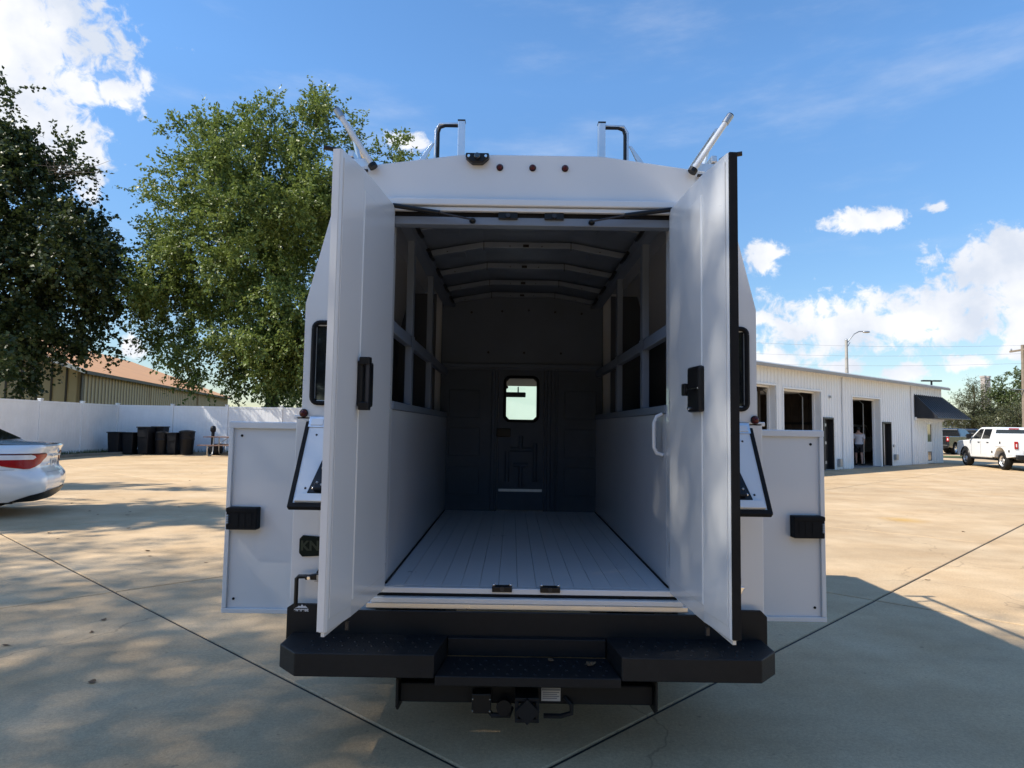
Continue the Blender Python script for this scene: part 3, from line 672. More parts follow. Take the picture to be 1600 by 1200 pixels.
MB().tube([(-.02, 4.25, 1.98), (-.02, 4.30, 2.05)], .008, 6).build('mirror_stem', 'plastic', mrr)
MB().ball((-.155, 4.2, 2.04), .018).build('mirror_sensor', 'plastic', mrr)
for x in (-.45, .45):
    MB().box(x-.27, x+.27, 3.35, 3.5, .85, 1.42).build('seat_back', 'darkdoor', T, bevel=.04)
    MB().box(x-.27, x+.27, 3.5, 4.0, .75, .92).build('seat', 'darkdoor', T, bevel=.04)
# ladder rack
rk_y = (.38, 1.5, 2.05)
for s in (-1, 1):
    x0 = .40
    for k, y in enumerate((.32, 1.6)):
        ps = MB().box(*sorted((s*.385, s*.425)), y-.02, y+.02, 3.0, 3.335).build('rack_post', 'alu', T, bevel=.003)
        box('post_cap', 'plastic', ps, *sorted((s*.383, s*.427)), y-.022, y+.022, 3.3351, 3.341)
        MB().tube([(s*.427, y, 3.312), (s*.50, y, 3.312), (s*.53, y, 3.30), (s*.54, y, 3.27), (s*.54, y, 3.0)], .0095, 8).build('rack_hoop', 'plastic', ps, smooth=60)
        MB().tube([(s*.555, y+.012, 3.0), (s*.555, y+.012, 3.29), (s*.535, y+.012, 3.325), (s*.43, y+.012, 3.328)], .010, 8).build('rack_hoop', 'alu', ps, smooth=60)
        pb = MB().prism(mir([(.57, 3.00), (.69, 3.00), (.69, 3.075), (.57, 3.075)], s), XZf, y-.03, y-.022).build('rack_plate', 'alu', T, bevel=.002)
        for x in (.60, .66): MB().lathe([(.013, 0), (.010, -.01)], (s*x, y-.031, 3.04), 'y', 10).build('plate_bolt', 'chrome', pb)
        MB().prism(mir([(.56, 3.20), (.575, 3.20), (.665, 3.075), (.62, 3.075)], s), XZf, y-.02, y-.008).build('rack_brace', 'alu', pb, bevel=.002)
        box('rack_crossbar', 'alu', T, *sorted((s*.44, s*1.0)), y-.02, y+.025, 3.005, 3.045, .004)
    box('rack_side_rail', 'alu', T, *sorted((s*.955, s*.985)), .05, 2.3, 3.003, 3.04, .004)
    # slanting grip tube
    tb = MB().tube([(s*.835, -.03, 2.925), (s*1.02, -.02, 3.205)], .0150, 12).build('rack_handle_tube', 'white', T, smooth=60)
    MB().tube([(s*1.005, -.02, 3.182), (s*1.033, -.02, 3.225)], .019, 12).build('tube_clamp', 'zinc', tb, smooth=40)
    MB().tube([(s*1.031, -.02, 3.222), (s*1.036, -.02, 3.230)], .016, 12).build('tube_plug', 'rubber', tb)
    MB().tube([(s*.826, -.03, 2.912), (s*.838, -.03, 2.930)], .023, 12).build('tube_collar', 'plastic', tb)
    MB().tube([(s*.86, -.02, 2.90), (s*1.0, .0, 2.905)], .008, 6).build('pivot_pin', 'steel', tb)
    MB().tube([(s*1.0, .05, 3.01), (s*1.03, .02, 3.025), (s*1.10, .0, 3.03)], .012, 6).build('tie_strap', 'plastic', T)
    # elevated side bar of the rack (its shadow falls on the paving)
    hb = MB().tube([(s*1.02, .15, 3.22), (s*1.02, 2.05, 3.22)], .02, 8).build('rack_grip_rail', 'alu', T, smooth=60)
    for y in (.3, 1.9): MB().tube([(s*.97, y, 3.02), (s*1.02, y, 3.22)], .014, 6).build('grip_rail_stay', 'alu', hb)
    MB().tube([(s*.86, 2.05, 3.22), (s*1.12, 2.05, 3.22)], .022, 8).build('rail_end_bar', 'alu', hb)
# two leaves blown on the bumper
def leaf_mesh(seed):
    r = random.Random(seed); n = 9; vs = [(0, 0, .002)]; fs = []
    for k in range(n):
        a = 2*math.pi*k/n; q = .030*(.55+.65*r.random())
        vs.append((q*math.cos(a)*1.3, q*math.sin(a), .004+.012*r.random()*abs(math.cos(a))))
    fs = [(0, k+1, (k+1) % n+1) for k in range(n)]
    return MB().add(vs, fs)
lv = [leaf_mesh(k).build('fallen_leaf', 'leafdry') for k in range(3)]
spots = [(.115, -.15, .472), (.30, -.19, .472)] + [(x, y, .001) for x, y in [(-4.3, 4.3), (-3.5, 4.0), (-6.2, 8.6), (-7.4, 7.9), (-6.7, 7.9), (-5.7, 6.2), (-6.5, 7.5), (-7.0, 7.5), (-6.5, 5.7), (-8.4, 8.9), (-8.7, 13.9), (-3.3, 1.9), (-3.2, 1.6), (-3.6, 1.3), (-2.6, .7), (4.4, 3.7), (-4.5, 4.6), (-13.3, 20.3), (-14.4, 20.4), (-6.1, 5.3), (7.2, 7.1), (-9.5, 16.2), (-7.9, 12.1), (-11.0, 17.5)]]
for k, p in enumerate(spots):
    o = lv[k] if k < 3 else lv[k % 3].copy()
    if k >= 3: col.objects.link(o)
    o.location = p; o.rotation_euler = (0, 0, rnd.uniform(0, 6.3)); q = rnd.uniform(.5, .95); o.scale = (q, q, q)
    if k == 0: tag(o, 'rounded tan dry leaf on the lower bumper step', 'leaf')
    elif k == 1: tag(o, 'curled brown dry leaf at the inner corner of the bumper step', 'leaf')
    else: tag(o, 'small dry brown leaf lying on the concrete paving', 'leaf', 'dry leaves scattered on the paving')

# ------------------------------------------------------------------ fence
fcorner = Vector((-19.75, 28.4))
fpts = [(Vector((-19.75, y)), 'side') for y in (20.6, 23.2, 25.8)] + [(fcorner, 'corner')] + [(Vector((-19.75+2.70*k, 28.4+.07*k)), 'front') for k in range(1, 9)]
fn_ = empty('vinyl_fence', (fcorner.x, fcorner.y, 0), 0, 'tall white vinyl privacy fence along the edge of the lot, turning a corner', 'fence')
FH = 2.36
for k, (p, kind) in enumerate(fpts):
    q = p-fcorner
    po = MB().box(q.x-.07, q.x+.07, q.y-.07, q.y+.07, -.02, FH+.05).build('fence_post', 'vinyl', fn_, bevel=.008)
    MB().prism([(q.x-.085, q.y-.085), (q.x+.085, q.y-.085), (q.x+.085, q.y+.085), (q.x-.085, q.y+.085)], XY, FH+.051, FH+.09).build('post_cap', 'vinyl', po, bevel=.012)
    if k+1 < len(fpts):
        q2 = fpts[k+1][0]-fcorner; d = (q2-q); L = d.length; d.normalize(); nn = Vector((d.y, -d.x))
        def fx(a, b, t): v = q+d*a+nn*b; return (v.x, v.y, t)
        prof = []; nb = 14
        for j in range(nb):
            a0 = .075+(L-.15)*j/nb; a1 = .075+(L-.15)*(j+1)/nb
            prof += [(a0, .012), (a0+.006, .02), (a1-.006, .02), (a1, .012)]
        prof += [(L-.075, -.02), (.075, -.02)]
        MB().prism(prof, fx, .12, FH-.10).build('fence_panel', 'vinyl', fn_)
        MB().prism([(.072, -.03), (L-.072, -.03), (L-.072, .03), (.072, .03)], fx, FH-.099, FH).build('top_rail', 'vinyl', fn_, bevel=.006)
        MB().prism([(.072, -.03), (L-.072, -.03), (L-.072, .03), (.072, .03)], fx, .02, .119).build('bottom_rail', 'vinyl', fn_, bevel=.006)
mul = MB().add([(-21.5, 14, .03), (-18.6, 14, .03), (-18.9, 24.5, .04), (-18.2, 27.2, .04), (-8, 28.1, .04), (-2, 28.3, .04), (-2, 29.6, .04), (-21.5, 29.6, .04)], [(0, 1, 2, 3, 4, 5, 6, 7)]).build('planting_strip', 'mulch'); tag(mul, kind='structure')
kb = MB()
kp = [(-18.6, 14), (-18.9, 24.5), (-18.2, 27.2), (-8, 28.1), (-2, 28.3)]
for a, b in zip(kp, kp[1:]):
    A = Vector(a); B = Vector(b); d = (B-A).normalized(); n = Vector((d.y, -d.x))*.08
    kb.prism([tuple(A-n), tuple(B-n), tuple(B+n), tuple(A+n)], XY, -.05, .12)
tag(kb.build('kerb', 'kerb', bevel=.02), kind='structure')

# grass tufts along the fence foot
def tufts(name, area, n, h, seed, mname='leaf_mid'):
    r = np.random.default_rng(seed); v = []; f = []
    for k in range(n):
        x, y = area(r); a = r.uniform(0, 6.3); hh = h*r.uniform(.4, 1.2); w_ = .012
        dx, dy = math.cos(a), math.sin(a); lean = r.uniform(0, .6)*hh
        o = len(v); v += [(x-dy*w_, y+dx*w_, .03), (x+dy*w_, y-dx*w_, .03), (x+dx*lean, y+dy*lean, .03+hh)]; f.append((o, o+1, o+2))
    o = MB().add(v, f).build(name, mname); return tag(o, kind='stuff')
tag(tufts('weeds', lambda r: (r.uniform(-19.6, -4), r.uniform(28.2, 28.9)) if r.random() < .6 else (r.uniform(-19.6, -18.9), r.uniform(18, 28)), 5000, .22, 3), 'low green weeds growing along the foot of the white fence', 'weeds')

# ------------------------------------------------------------------ bins, picnic table
def wheelie(loc, rz, w_, d_, h_, label):
    e = empty('wheelie_bin', loc, rz, label, 'bin', None)
    q = .82
    mb = MB(); a, b = w_/2, d_/2
    mb.add([(-a*q, -b*q, .04), (a*q, -b*q, .04), (a*q, b*q, .04), (-a*q, b*q, .04), (-a, -b, h_-.08), (a, -b, h_-.08), (a, b, h_-.08), (-a, b, h_-.08)],
           [(0, 3, 2, 1), (4, 5, 6, 7), (0, 1, 5, 4), (1, 2, 6, 5), (2, 3, 7, 6), (3, 0, 4, 7)])
    mb.build('bin_body', 'bin', e, bevel=.03)
    MB().box(-a-.03, a+.03, -b-.04, b+.03, h_-.079, h_-.03).build('lid', 'bin', e, bevel=.02)
    MB().tube([(-a*.7, b+.03, h_-.10), (-a*.7, b+.09, h_-.07), (a*.7, b+.09, h_-.07), (a*.7, b+.03, h_-.10)], .016, 6).build('handle', 'bin', e)
    for s in (-1, 1): MB().lathe([(.04, -.03), (.12, -.03), (.12, .03), (.04, .03)], (s*a*.8, b*.75, .12), 'x', 14).build('bin_wheel', 'rubber', e)
    MB().box(-a*.6, a*.6, -b-.012, -b+.01, h_*.62, h_*.66).build('bin_rib', 'bin', e)
    return e
def roundbin(loc, r_, h_, label):
    e = empty('round_trash_can', loc, rnd.uniform(0, 3), label, 'bin', None)
    MB().lathe([(r_*.78, 0), (r_*.80, .02), (r_*.92, h_*.62), (r_*.96, h_*.64), (r_*.96, h_*.70), (r_*.93, h_*.71), (r_*.99, h_*.95), (r_*.9, h_*.95)], (0, 0, 0), 'z', 20).build('can_body', 'bin', e, smooth=40)
    MB().lathe([(r_*1.04, h_*.95), (r_*1.04, h_*.99), (r_*.7, h_*1.03), (.03, h_*1.05)], (0, 0, 0.002), 'z', 20).build('lid', 'bin', e, smooth=40)
    for s in (-1, 1): MB().tube([(s*r_*.95, -.08, h_*.8), (s*r_*1.12, -.06, h_*.82), (s*r_*1.12, .06, h_*.82), (s*r_*.95, .08, h_*.8)], .014, 6).build('handle', 'bin', e)
    return e
def gx(px, d): return (px-800)/991.64*d-.088
wheelie((-18.60, 26.55, .0), .1, .52, .56, 1.08, 'black wheeled bin at the end of the row nearest the fence corner')
wheelie((-18.04, 26.75, .0), .05, .52, .56, 1.07, 'black wheeled bin second in the row from the fence corner')
wheelie((-17.62, 27.35, .0), 0, .52, .56, 1.10, 'black wheeled bin set back behind its row beside the tallest bin')
wheelie((-17.30, 26.75, .0), -.03, .54, .62, 1.34, 'tallest black wheeled bin in the row by the fence')
wheelie((-17.00, 27.4, .0), .04, .54, .6, 1.36, 'tall black wheeled bin standing behind the tallest one')
roundbin((-16.70, 26.95, .0), .29, 1.06, 'round black trash can right beside the tallest wheeled bin')
wheelie((-16.15, 27.05, .0), .0, .46, .52, 1.08, 'black square bin standing between the two round cans')
roundbin((-15.58, 27.15, .0), .35, 1.12, 'wide round black trash can at the picnic table end of the row')
tb_ = MB().lathe([(.22, 0), (.30, .05), (.34, .25), (.30, .46), (.2, .48)], (0, 0, 0), 'z', 18).build('round_tub', 'bin', smooth=50); tb_.location = (-14.35, 27.5, .01)
tag(tb_, 'low dark round tub on the ground behind the picnic table leg', 'tub')
ps = empty('black_post', (-14.35, 27.15, 0), 0, 'slim black post with rounded top beside the picnic table', 'post')
MB().tube([(0, 0, 0), (0, 0, 1.10)], .075, 12).build('shaft', 'bin', ps, smooth=60)
MB().lathe([(.09, 1.10), (.125, 1.16), (.125, 1.30), (.09, 1.38), (.02, 1.40)], (0, 0, 0), 'z', 14).build('cap', 'bin', ps, smooth=60)
pt = empty('picnic_table', (-13.25, 26.9, 0), .03, 'brown plank picnic table with bent metal tube legs by the fence', 'table')
for k in range(5): MB().box(-1.25, 1.25, -.40+.162*k, -.25+.162*k, .855, .895).build('top_plank', 'wood', pt, bevel=.006)
for s in (-1, 1):
    for k in range(2): MB().box(-1.25, 1.25, s*.83-.15+.155*k, s*.83-.005+.155*k, .485, .525).build('bench_plank', 'wood', pt, bevel=.006)
for x in (-.8, .8):
    for s in (-1, 1):
        lg = MB().tube([(x, s*.30, .85), (x, s*.32, .25), (x, s*.38, .08), (x, s*.52, .03), (x, s*.80, .03), (x, s*.92, .10), (x, s*.93, .48)], .028, 8).build('leg_tube', 'zinc', pt, smooth=60)
    MB().tube([(x, -.9, .46), (x, .9, .46)], .02, 6).build('cross_tube', 'zinc', pt)
    MB().tube([(x, 0, .46), (x*.3, 0, .85)], .016, 6).build('brace', 'zinc', pt)

# ------------------------------------------------------------------ tan building behind the fence
tbd = empty('tan_metal_building', (-29.6, 40, 0), R(12.6), 'long tan metal building with orange brown roof behind the fence', 'building')
# local: y along the long wall (receding), x to the right is outward; building lies on -x
BLn, BW, EH, RH = 46., 25., 5.0, 9.4
prof = []
n_ = int(BLn/.6)
for k in range(n_):
    y = BLn*k/n_
    prof += [(0, y), (0, y+.40), (.05, y+.44), (.05, y+.56)]
prof += [(0, BLn), (-.2, BLn), (-.2, 0)]
MB().prism(prof, XY, 0, EH).build('long_wall', 'tan', tbd)
rib = MB()
for k in range(n_):
    y = BLn*k/n_
    rib.box(.051, .062, y+.455, y+.545, 0, EH-.02)
tag(rib.build('siding_seams', 'brown', tbd), kind='stuff')
prof = []
for k in range(28):
    x = -BW*k/28
    prof += [(x, 0), (x-.40, 0), (x-.44, -.05), (x-.56, -.05)]
gm = MB(); gr_ = MB()
for k in range(28):
    x0 = -BW*k/28; x1 = -BW*(k+1)/28
    hz = lambda x: EH+(RH-EH)*(1-abs(x+BW/2)/(BW/2))
    gm.prism([(x0, 0), (x0, hz(x0)), (x1+.12, hz(x1+.12)), (x1+.12, 0)], lambda a, b, t: (a, t, b), -.0, .2)
    gr_.prism([(x1+.12, 0), (x1+.12, hz(x1+.12)), (x1, hz(x1)), (x1, 0)], lambda a, b, t: (a, t, b), -.05, .2)
gm.build('gable_wall', 'tan', tbd); gr_.build('gable_seams', 'brown', tbd)
MB().prism([(.5, EH-.22), (-BW/2, RH), (-BW-.5, EH-.22), (-BW-.5, EH-.05), (-BW/2, RH+.18), (.5, EH-.05)], lambda a, b, t: (a, t, b), -.6, BLn+.5).build('roof', 'roof_or', tbd)
MB().prism([(.5, EH-.30), (.62, EH-.30), (.62, EH-.08), (.5, EH-.08)], lambda a, b, t: (a, t, b), -.6, BLn+.5).build('gutter', 'brown', tbd)
MB().prism([(.5, EH-.28), (-BW/2, RH-.06), (-BW/2, RH+.22), (.5, EH+.0)], lambda a, b, t: (a, t, b), -.72, -.61).build('rake_trim', 'shopw', tbd)
box('corner_trim', 'brown', tbd, .052, .12, -.07, .2, 0, EH-.2)
for y in (14., 30.): MB().tube([(.2, y, EH-.25), (.16, y, EH-.5), (.16, y, .1)], .06, 6).build('downpipe', 'tan', tbd)

# ------------------------------------------------------------------ shop building on the right
SH = empty('shop_building', (12.9, 22.85, 0), math.atan2(.623, .782), 'white ribbed metal service shop with open bays and black awning', 'building')
WT = .22; EHs = 3.95; S0, S1, SD = -14.0, 12.9, 11.0
ops = [(-9.6, -4.14, 3.24, 0), (-3.6, -.68, 3.17, 0), (-.50, .37, 2.15, 0), (2.15, 5.0, 3.08, 0), (5.2, 6.16, 2.06, 0), (10.75, 11.55, 2.15, .0)]
def ribs_wall(x0, x1, z0, z1):
    p = []; n = max(1, round((x1-x0)/.24)); st = (x1-x0)/n
    for k in range(n):
        a = x0+k*st; p += [(a, 0), (a+st*.62, 0), (a+st*.72, -.028), (a+st*.90, -.028)]
    p += [(x1, 0), (x1, WT), (x0, WT)]
    return MB().prism(p, XY, z0, z1)
xs = S0; wparts = []
for a, b, zt_, zb_ in ops:
    wparts.append((xs, a, 0, EHs)); wparts.append((a, b, zt_, EHs)); xs = b
wparts.append((xs, S1, 0, EHs))
for a, b, c, d in wparts: ribs_wall(a, b, c, d).build('wall_panel', 'shopw', SH)
MB().box(S1-.2, S1, WT, SD, 0, EHs).box(S0, S0+.2, WT, SD, 0, EHs).build('end_wall', 'shopw', SH)
ribs = MB()
bwall = MB(); 
for k in range(int((S1-S0-.5)/.3)):
    x = S0+.25+.3*k; bwall.box(x, x+.26, SD-.2, SD-.12, 0, EHs)
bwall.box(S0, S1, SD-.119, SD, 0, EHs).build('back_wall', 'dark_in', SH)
box('purlin', 'darkdoor', SH, S0+.25, S1-.25, SD-.26, SD-.205, 1.85, 1.95)
for x in (-2.35, 2.6, 7.0): box('inside_column', 'darkdoor', SH, x-.06, x+.06, SD-.36, SD-.265, 0, EHs)
for a, b in ((-3.9, -3.75), (.95, 1.1)):
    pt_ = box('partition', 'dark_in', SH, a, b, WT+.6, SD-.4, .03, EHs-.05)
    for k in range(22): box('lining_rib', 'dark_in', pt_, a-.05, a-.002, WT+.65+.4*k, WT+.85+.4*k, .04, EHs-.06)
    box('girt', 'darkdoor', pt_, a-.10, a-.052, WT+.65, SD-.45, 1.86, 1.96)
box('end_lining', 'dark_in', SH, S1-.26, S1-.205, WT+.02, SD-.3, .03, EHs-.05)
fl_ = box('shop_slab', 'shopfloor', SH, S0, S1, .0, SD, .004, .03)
MB().add([(S0-.2, -.30, EHs-.02), (S1+.3, -.30, EHs-.02), (S1+.3, SD/2, EHs+.75), (S0-.2, SD/2, EHs+.75), (S0-.2, SD+.2, EHs-.02), (S1+.3, SD+.2, EHs-.02),
          (S0-.2, -.30, EHs+.08), (S1+.3, -.30, EHs+.08), (S1+.3, SD/2, EHs+.85), (S0-.2, SD/2, EHs+.85), (S0-.2, SD+.2, EHs+.08), (S1+.3, SD+.2, EHs+.08)],
         [(0, 3, 2, 1), (3, 4, 5, 2), (6, 7, 8, 9), (9, 8, 11, 10), (0, 1, 7, 6), (4, 10, 11, 5), (0, 6, 9, 3), (3, 9, 10, 4), (1, 2, 8, 7), (2, 5, 11, 8)]).build('roof', 'shoproof', SH)
box('eave_gutter', 'poleconc', SH, S0-.2, S1+.3, -.36, -.302, EHs-.08, EHs+.03)
rv = MB().box(-5.15, -4.5, 2.2, 3.2, 4.2, 4.42).build('roof_vent', 'shopw', SH); 
MB().lathe([(.2, 4.42), (.22, 4.6), (.1, 4.7)], (-4.85, 2.6, 0), 'z', 10).build('vent_cowl', 'zinc', rv)
for a, b, zt_, zb_ in (ops[0], ops[1], ops[3]):
    jd = .31
    for x0, x1 in ((a, a+.05), (b-.05, b)): box('bay_jamb', 'shopw', SH, x0, x1, WT+.001, jd, .03, zt_, .004)
    box('bay_head', 'shopw', SH, a+.051, b-.051, WT+.001, jd, zt_-.06, zt_)
    for x0, x1 in ((a-.07, a-.002), (b+.002, b+.07)): box('bay_trim', 'shopw', SH, x0, x1, -.05, -.029, .03, zt_+.07, .003)
    box('bay_trim', 'shopw', SH, a, b, -.05, -.029, zt_+.002, zt_+.07, .003)
    # raised sectional door under the roof
    for k in range(4): box('raised_door_section', 'shopw', SH, a+.1, b-.1, .75+.62*k, 1.34+.62*k, zt_-.02, zt_+.03)
    for x in (a+.06, b-.1): MB().tube([(x, .68, .1), (x, .68, zt_-.2), (x, .85, zt_-.03), (x, 3.2, zt_-.03)], .025, 6).build('door_track', 'zinc', SH)
# man doors
for (a, b, zt_, zb_), open_ in ((ops[2], True), (ops[4], False)):
    fr = MB().box(a, a+.06, -.06, WT, .03, zt_).box(b-.06, b, -.06, WT, .03, zt_).box(a+.06, b-.06, -.06, WT, zt_-.07, zt_).build('door_frame', 'darkdoor', SH)
    box('door_leaf', 'darkdoor', SH, a+.07, b-.07, WT-.07, WT-.03, .05, zt_-.08)
    if open_:
        ed = box('door_edge', 'steel', SH, a+.38, a+.47, WT-.12, WT-.071, .05, zt_-.08)
        for z in (.25, 1.05, 1.78): box('hinge', 'zinc', ed, a+.36, a+.50, WT-.135, WT-.121, z, z+.12)
    else:
        box('door_edge', 'alu', SH, a+.50, a+.56, WT-.12, WT-.071, .05, zt_-.08)
a, b, zt_, zb_ = ops[5]
gd = MB().box(a, a+.10, .02, .10, .03, zt_).box(b-.10, b, .02, .10, .03, zt_).box(a+.10, b-.10, .02, .10, zt_-.12, zt_).box(a+.10, b-.10, .02, .10, .03, .14).box(a+.10, b-.10, .02, .10, .62, 1.12).build('office_door', 'shopw', SH)
box('door_glass', 'glass', gd, a+.101, b-.101, .05, .06, 1.121, zt_-.121); box('door_glass', 'glass', gd, a+.101, b-.101, .05, .06, .141, .619)
MB().tube([(1.22, -.045, .05), (1.22, -.045, EHs-.1)], .04, 8).build('downpipe', 'shopw', SH)
MB().tube([(8.70, -.045, .05), (8.70, -.045, EHs-.1)], .04, 8).build('downpipe', 'shopw', SH)
box('utility_box', 'zinc', SH, .72, .90, -.14, -.03, .12, .45, .01); box('utility_box', 'zinc', SH, 6.45, 6.7, -.14, -.03, .28, .55, .01)
MB().lathe([(.07, -.03), (.07, -.08)], (6.4, 0, .95), 'y', 10).build('outlet', 'zinc', SH)
box('wall_lamp', 'zinc', SH, 0.05, .12, -.1, -.03, 2.95, 3.05)
# office front trim and awning
box('office_fascia', 'shopw', SH, 9.0, S1+.02, -.12, -.03, 2.20, 2.36, .01)
aw = MB()
aw.add([(9.1, -.03, 3.48), (S1, -.03, 3.48), (S1+1.0, -1.05, 2.33), (9.1, -1.05, 2.33), (S1, 4.0, 3.48), (S1+1.0, 4.0, 2.33), (9.1, -.03, 2.30), (9.1, -1.05, 2.30), (S1+1.0, -1.05, 2.30), (S1+1.0, 4.0, 2.30), (S1+.02, 4.0, 2.30), (S1+.02, -.03, 2.30)],
       [(0, 3, 2, 1), (1, 2, 5, 4), (0, 6, 7, 3), (3, 7, 8, 2), (2, 8, 9, 5), (6, 11, 8, 7), (11, 10, 9, 8)])
awo = aw.build('awning', 'awning', SH)
for k in range(15):
    f_ = k/14; xa = 9.1+(S1-9.1)*f_; xb = 9.1+(S1+1.0-9.1)*f_
    MB().prism([(xa-.012, -.03), (xa+.012, -.03), (xb+.012, -1.05), (xb-.012, -1.05)], lambda a, b, t: (a, b, 3.485+(b+.03)*1.1275+t), 0, .04).build('standing_seam', 'awning', awo)
# small lamp over the eave
# ------------------------------------------------------------------ person in the bay
pe = empty('person', (0, 0, 0), 0, 'person in light grey shirt and black shorts walking into the shop bay', 'person')
sw = Matrix.Translation((12.9, 22.85, 0)) @ Matrix.Rotation(math.atan2(.623, .782), 4, 'Z')
pe.location = sw @ Vector((4.78, .85, .03)); pe.rotation_euler = (0, 0, R(-20))
def skinned(name, verts, edges, rad, m, parent, sub=2):
    me = bpy.data.meshes.new(name); me.from_pydata(verts, edges, []); me.update(); me.materials.append(M[m])
    o = bpy.data.objects.new(name, me); col.objects.link(o); o.parent = parent
    sk = o.modifiers.new('skin', 'SKIN')
    if not me.skin_vertices: 
        bpy.context.view_layer.update()
    for i, r_ in enumerate(rad): me.skin_vertices[0].data[i].radius = r_ if isinstance(r_, tuple) else (r_, r_)
    me.skin_vertices[0].data[0].use_root = True
    sk.use_smooth_shade = True
    sb = o.modifiers.new('sub', 'SUBSURF'); sb.levels = sub; sb.render_levels = sub
    return o
# walking, facing +y (away), x to the right
V = [(0, 0, .95), (0, .01, 1.12), (0, .02, 1.30), (0, .0, 1.46), (0, .02, 1.55), (0, .04, 1.63), (0, .04, 1.70),
     (-.10, 0, .90), (-.10, .10, .50), (-.10, .06, .10), (-.10, .20, .03),
     (.10, 0, .90), (.10, -.06, .50), (.10, -.22, .12), (.10, -.12, .03),
     (-.19, 0, 1.42), (-.24, -.06, 1.15), (-.25, .04, .92), (-.25, .07, .84),
     (.19, 0, 1.42), (.24, .04, 1.15), (.24, .18, .95), (.24, .23, .88)]
Ed = [(0, 1), (1, 2), (2, 3), (3, 4), (4, 5), (5, 6), (0, 7), (7, 8), (8, 9), (9, 10), (0, 11), (11, 12), (12, 13), (13, 14), (3, 15), (15, 16), (16, 17), (17, 18), (3, 19), (19, 20), (20, 21), (21, 22)]
Rd = [(.15, .11), (.15, .11), (.17, .12), (.12, .09), .05, (.075, .09), (.07, .085), .085, .058, .038, .035, .085, .058, .038, .035, .06, .045, .035, .03, .06, .045, .035, .03]
skinned('body', V, Ed, Rd, 'skin', pe)
sV = [V[1], V[2], V[3], V[15], (-.235, -.05, 1.20), V[19], (.235, .035, 1.20), (0, 0, .97)]
skinned('shirt', sV, [(0, 1), (1, 2), (2, 3), (3, 4), (2, 5), (5, 6), (0, 7)], [(.18, .135), (.20, .145), (.14, .11), .08, .075, .08, .075, (.18, .14)], 'shirt', pe)
hV = [(0, 0, .97), V[7], (-.10, .09, .56), V[11], (.10, -.055, .56)]
skinned('shorts', hV, [(0, 1), (1, 2), (0, 3), (3, 4)], [(.175, .13), .11, .10, .11, .10], 'shorts', pe)
MB().ball((0, .025, 1.69), .105, 12, 8, (.9, 1, 1)).build('hair', 'hair', pe, smooth=60)
for x, y in ((-.10, .12), (.10, -.16)): MB().ball((x, y, .04), .1, 10, 6, (.5, 1.3, .45)).build('shoe', 'shorts', pe, smooth=60)

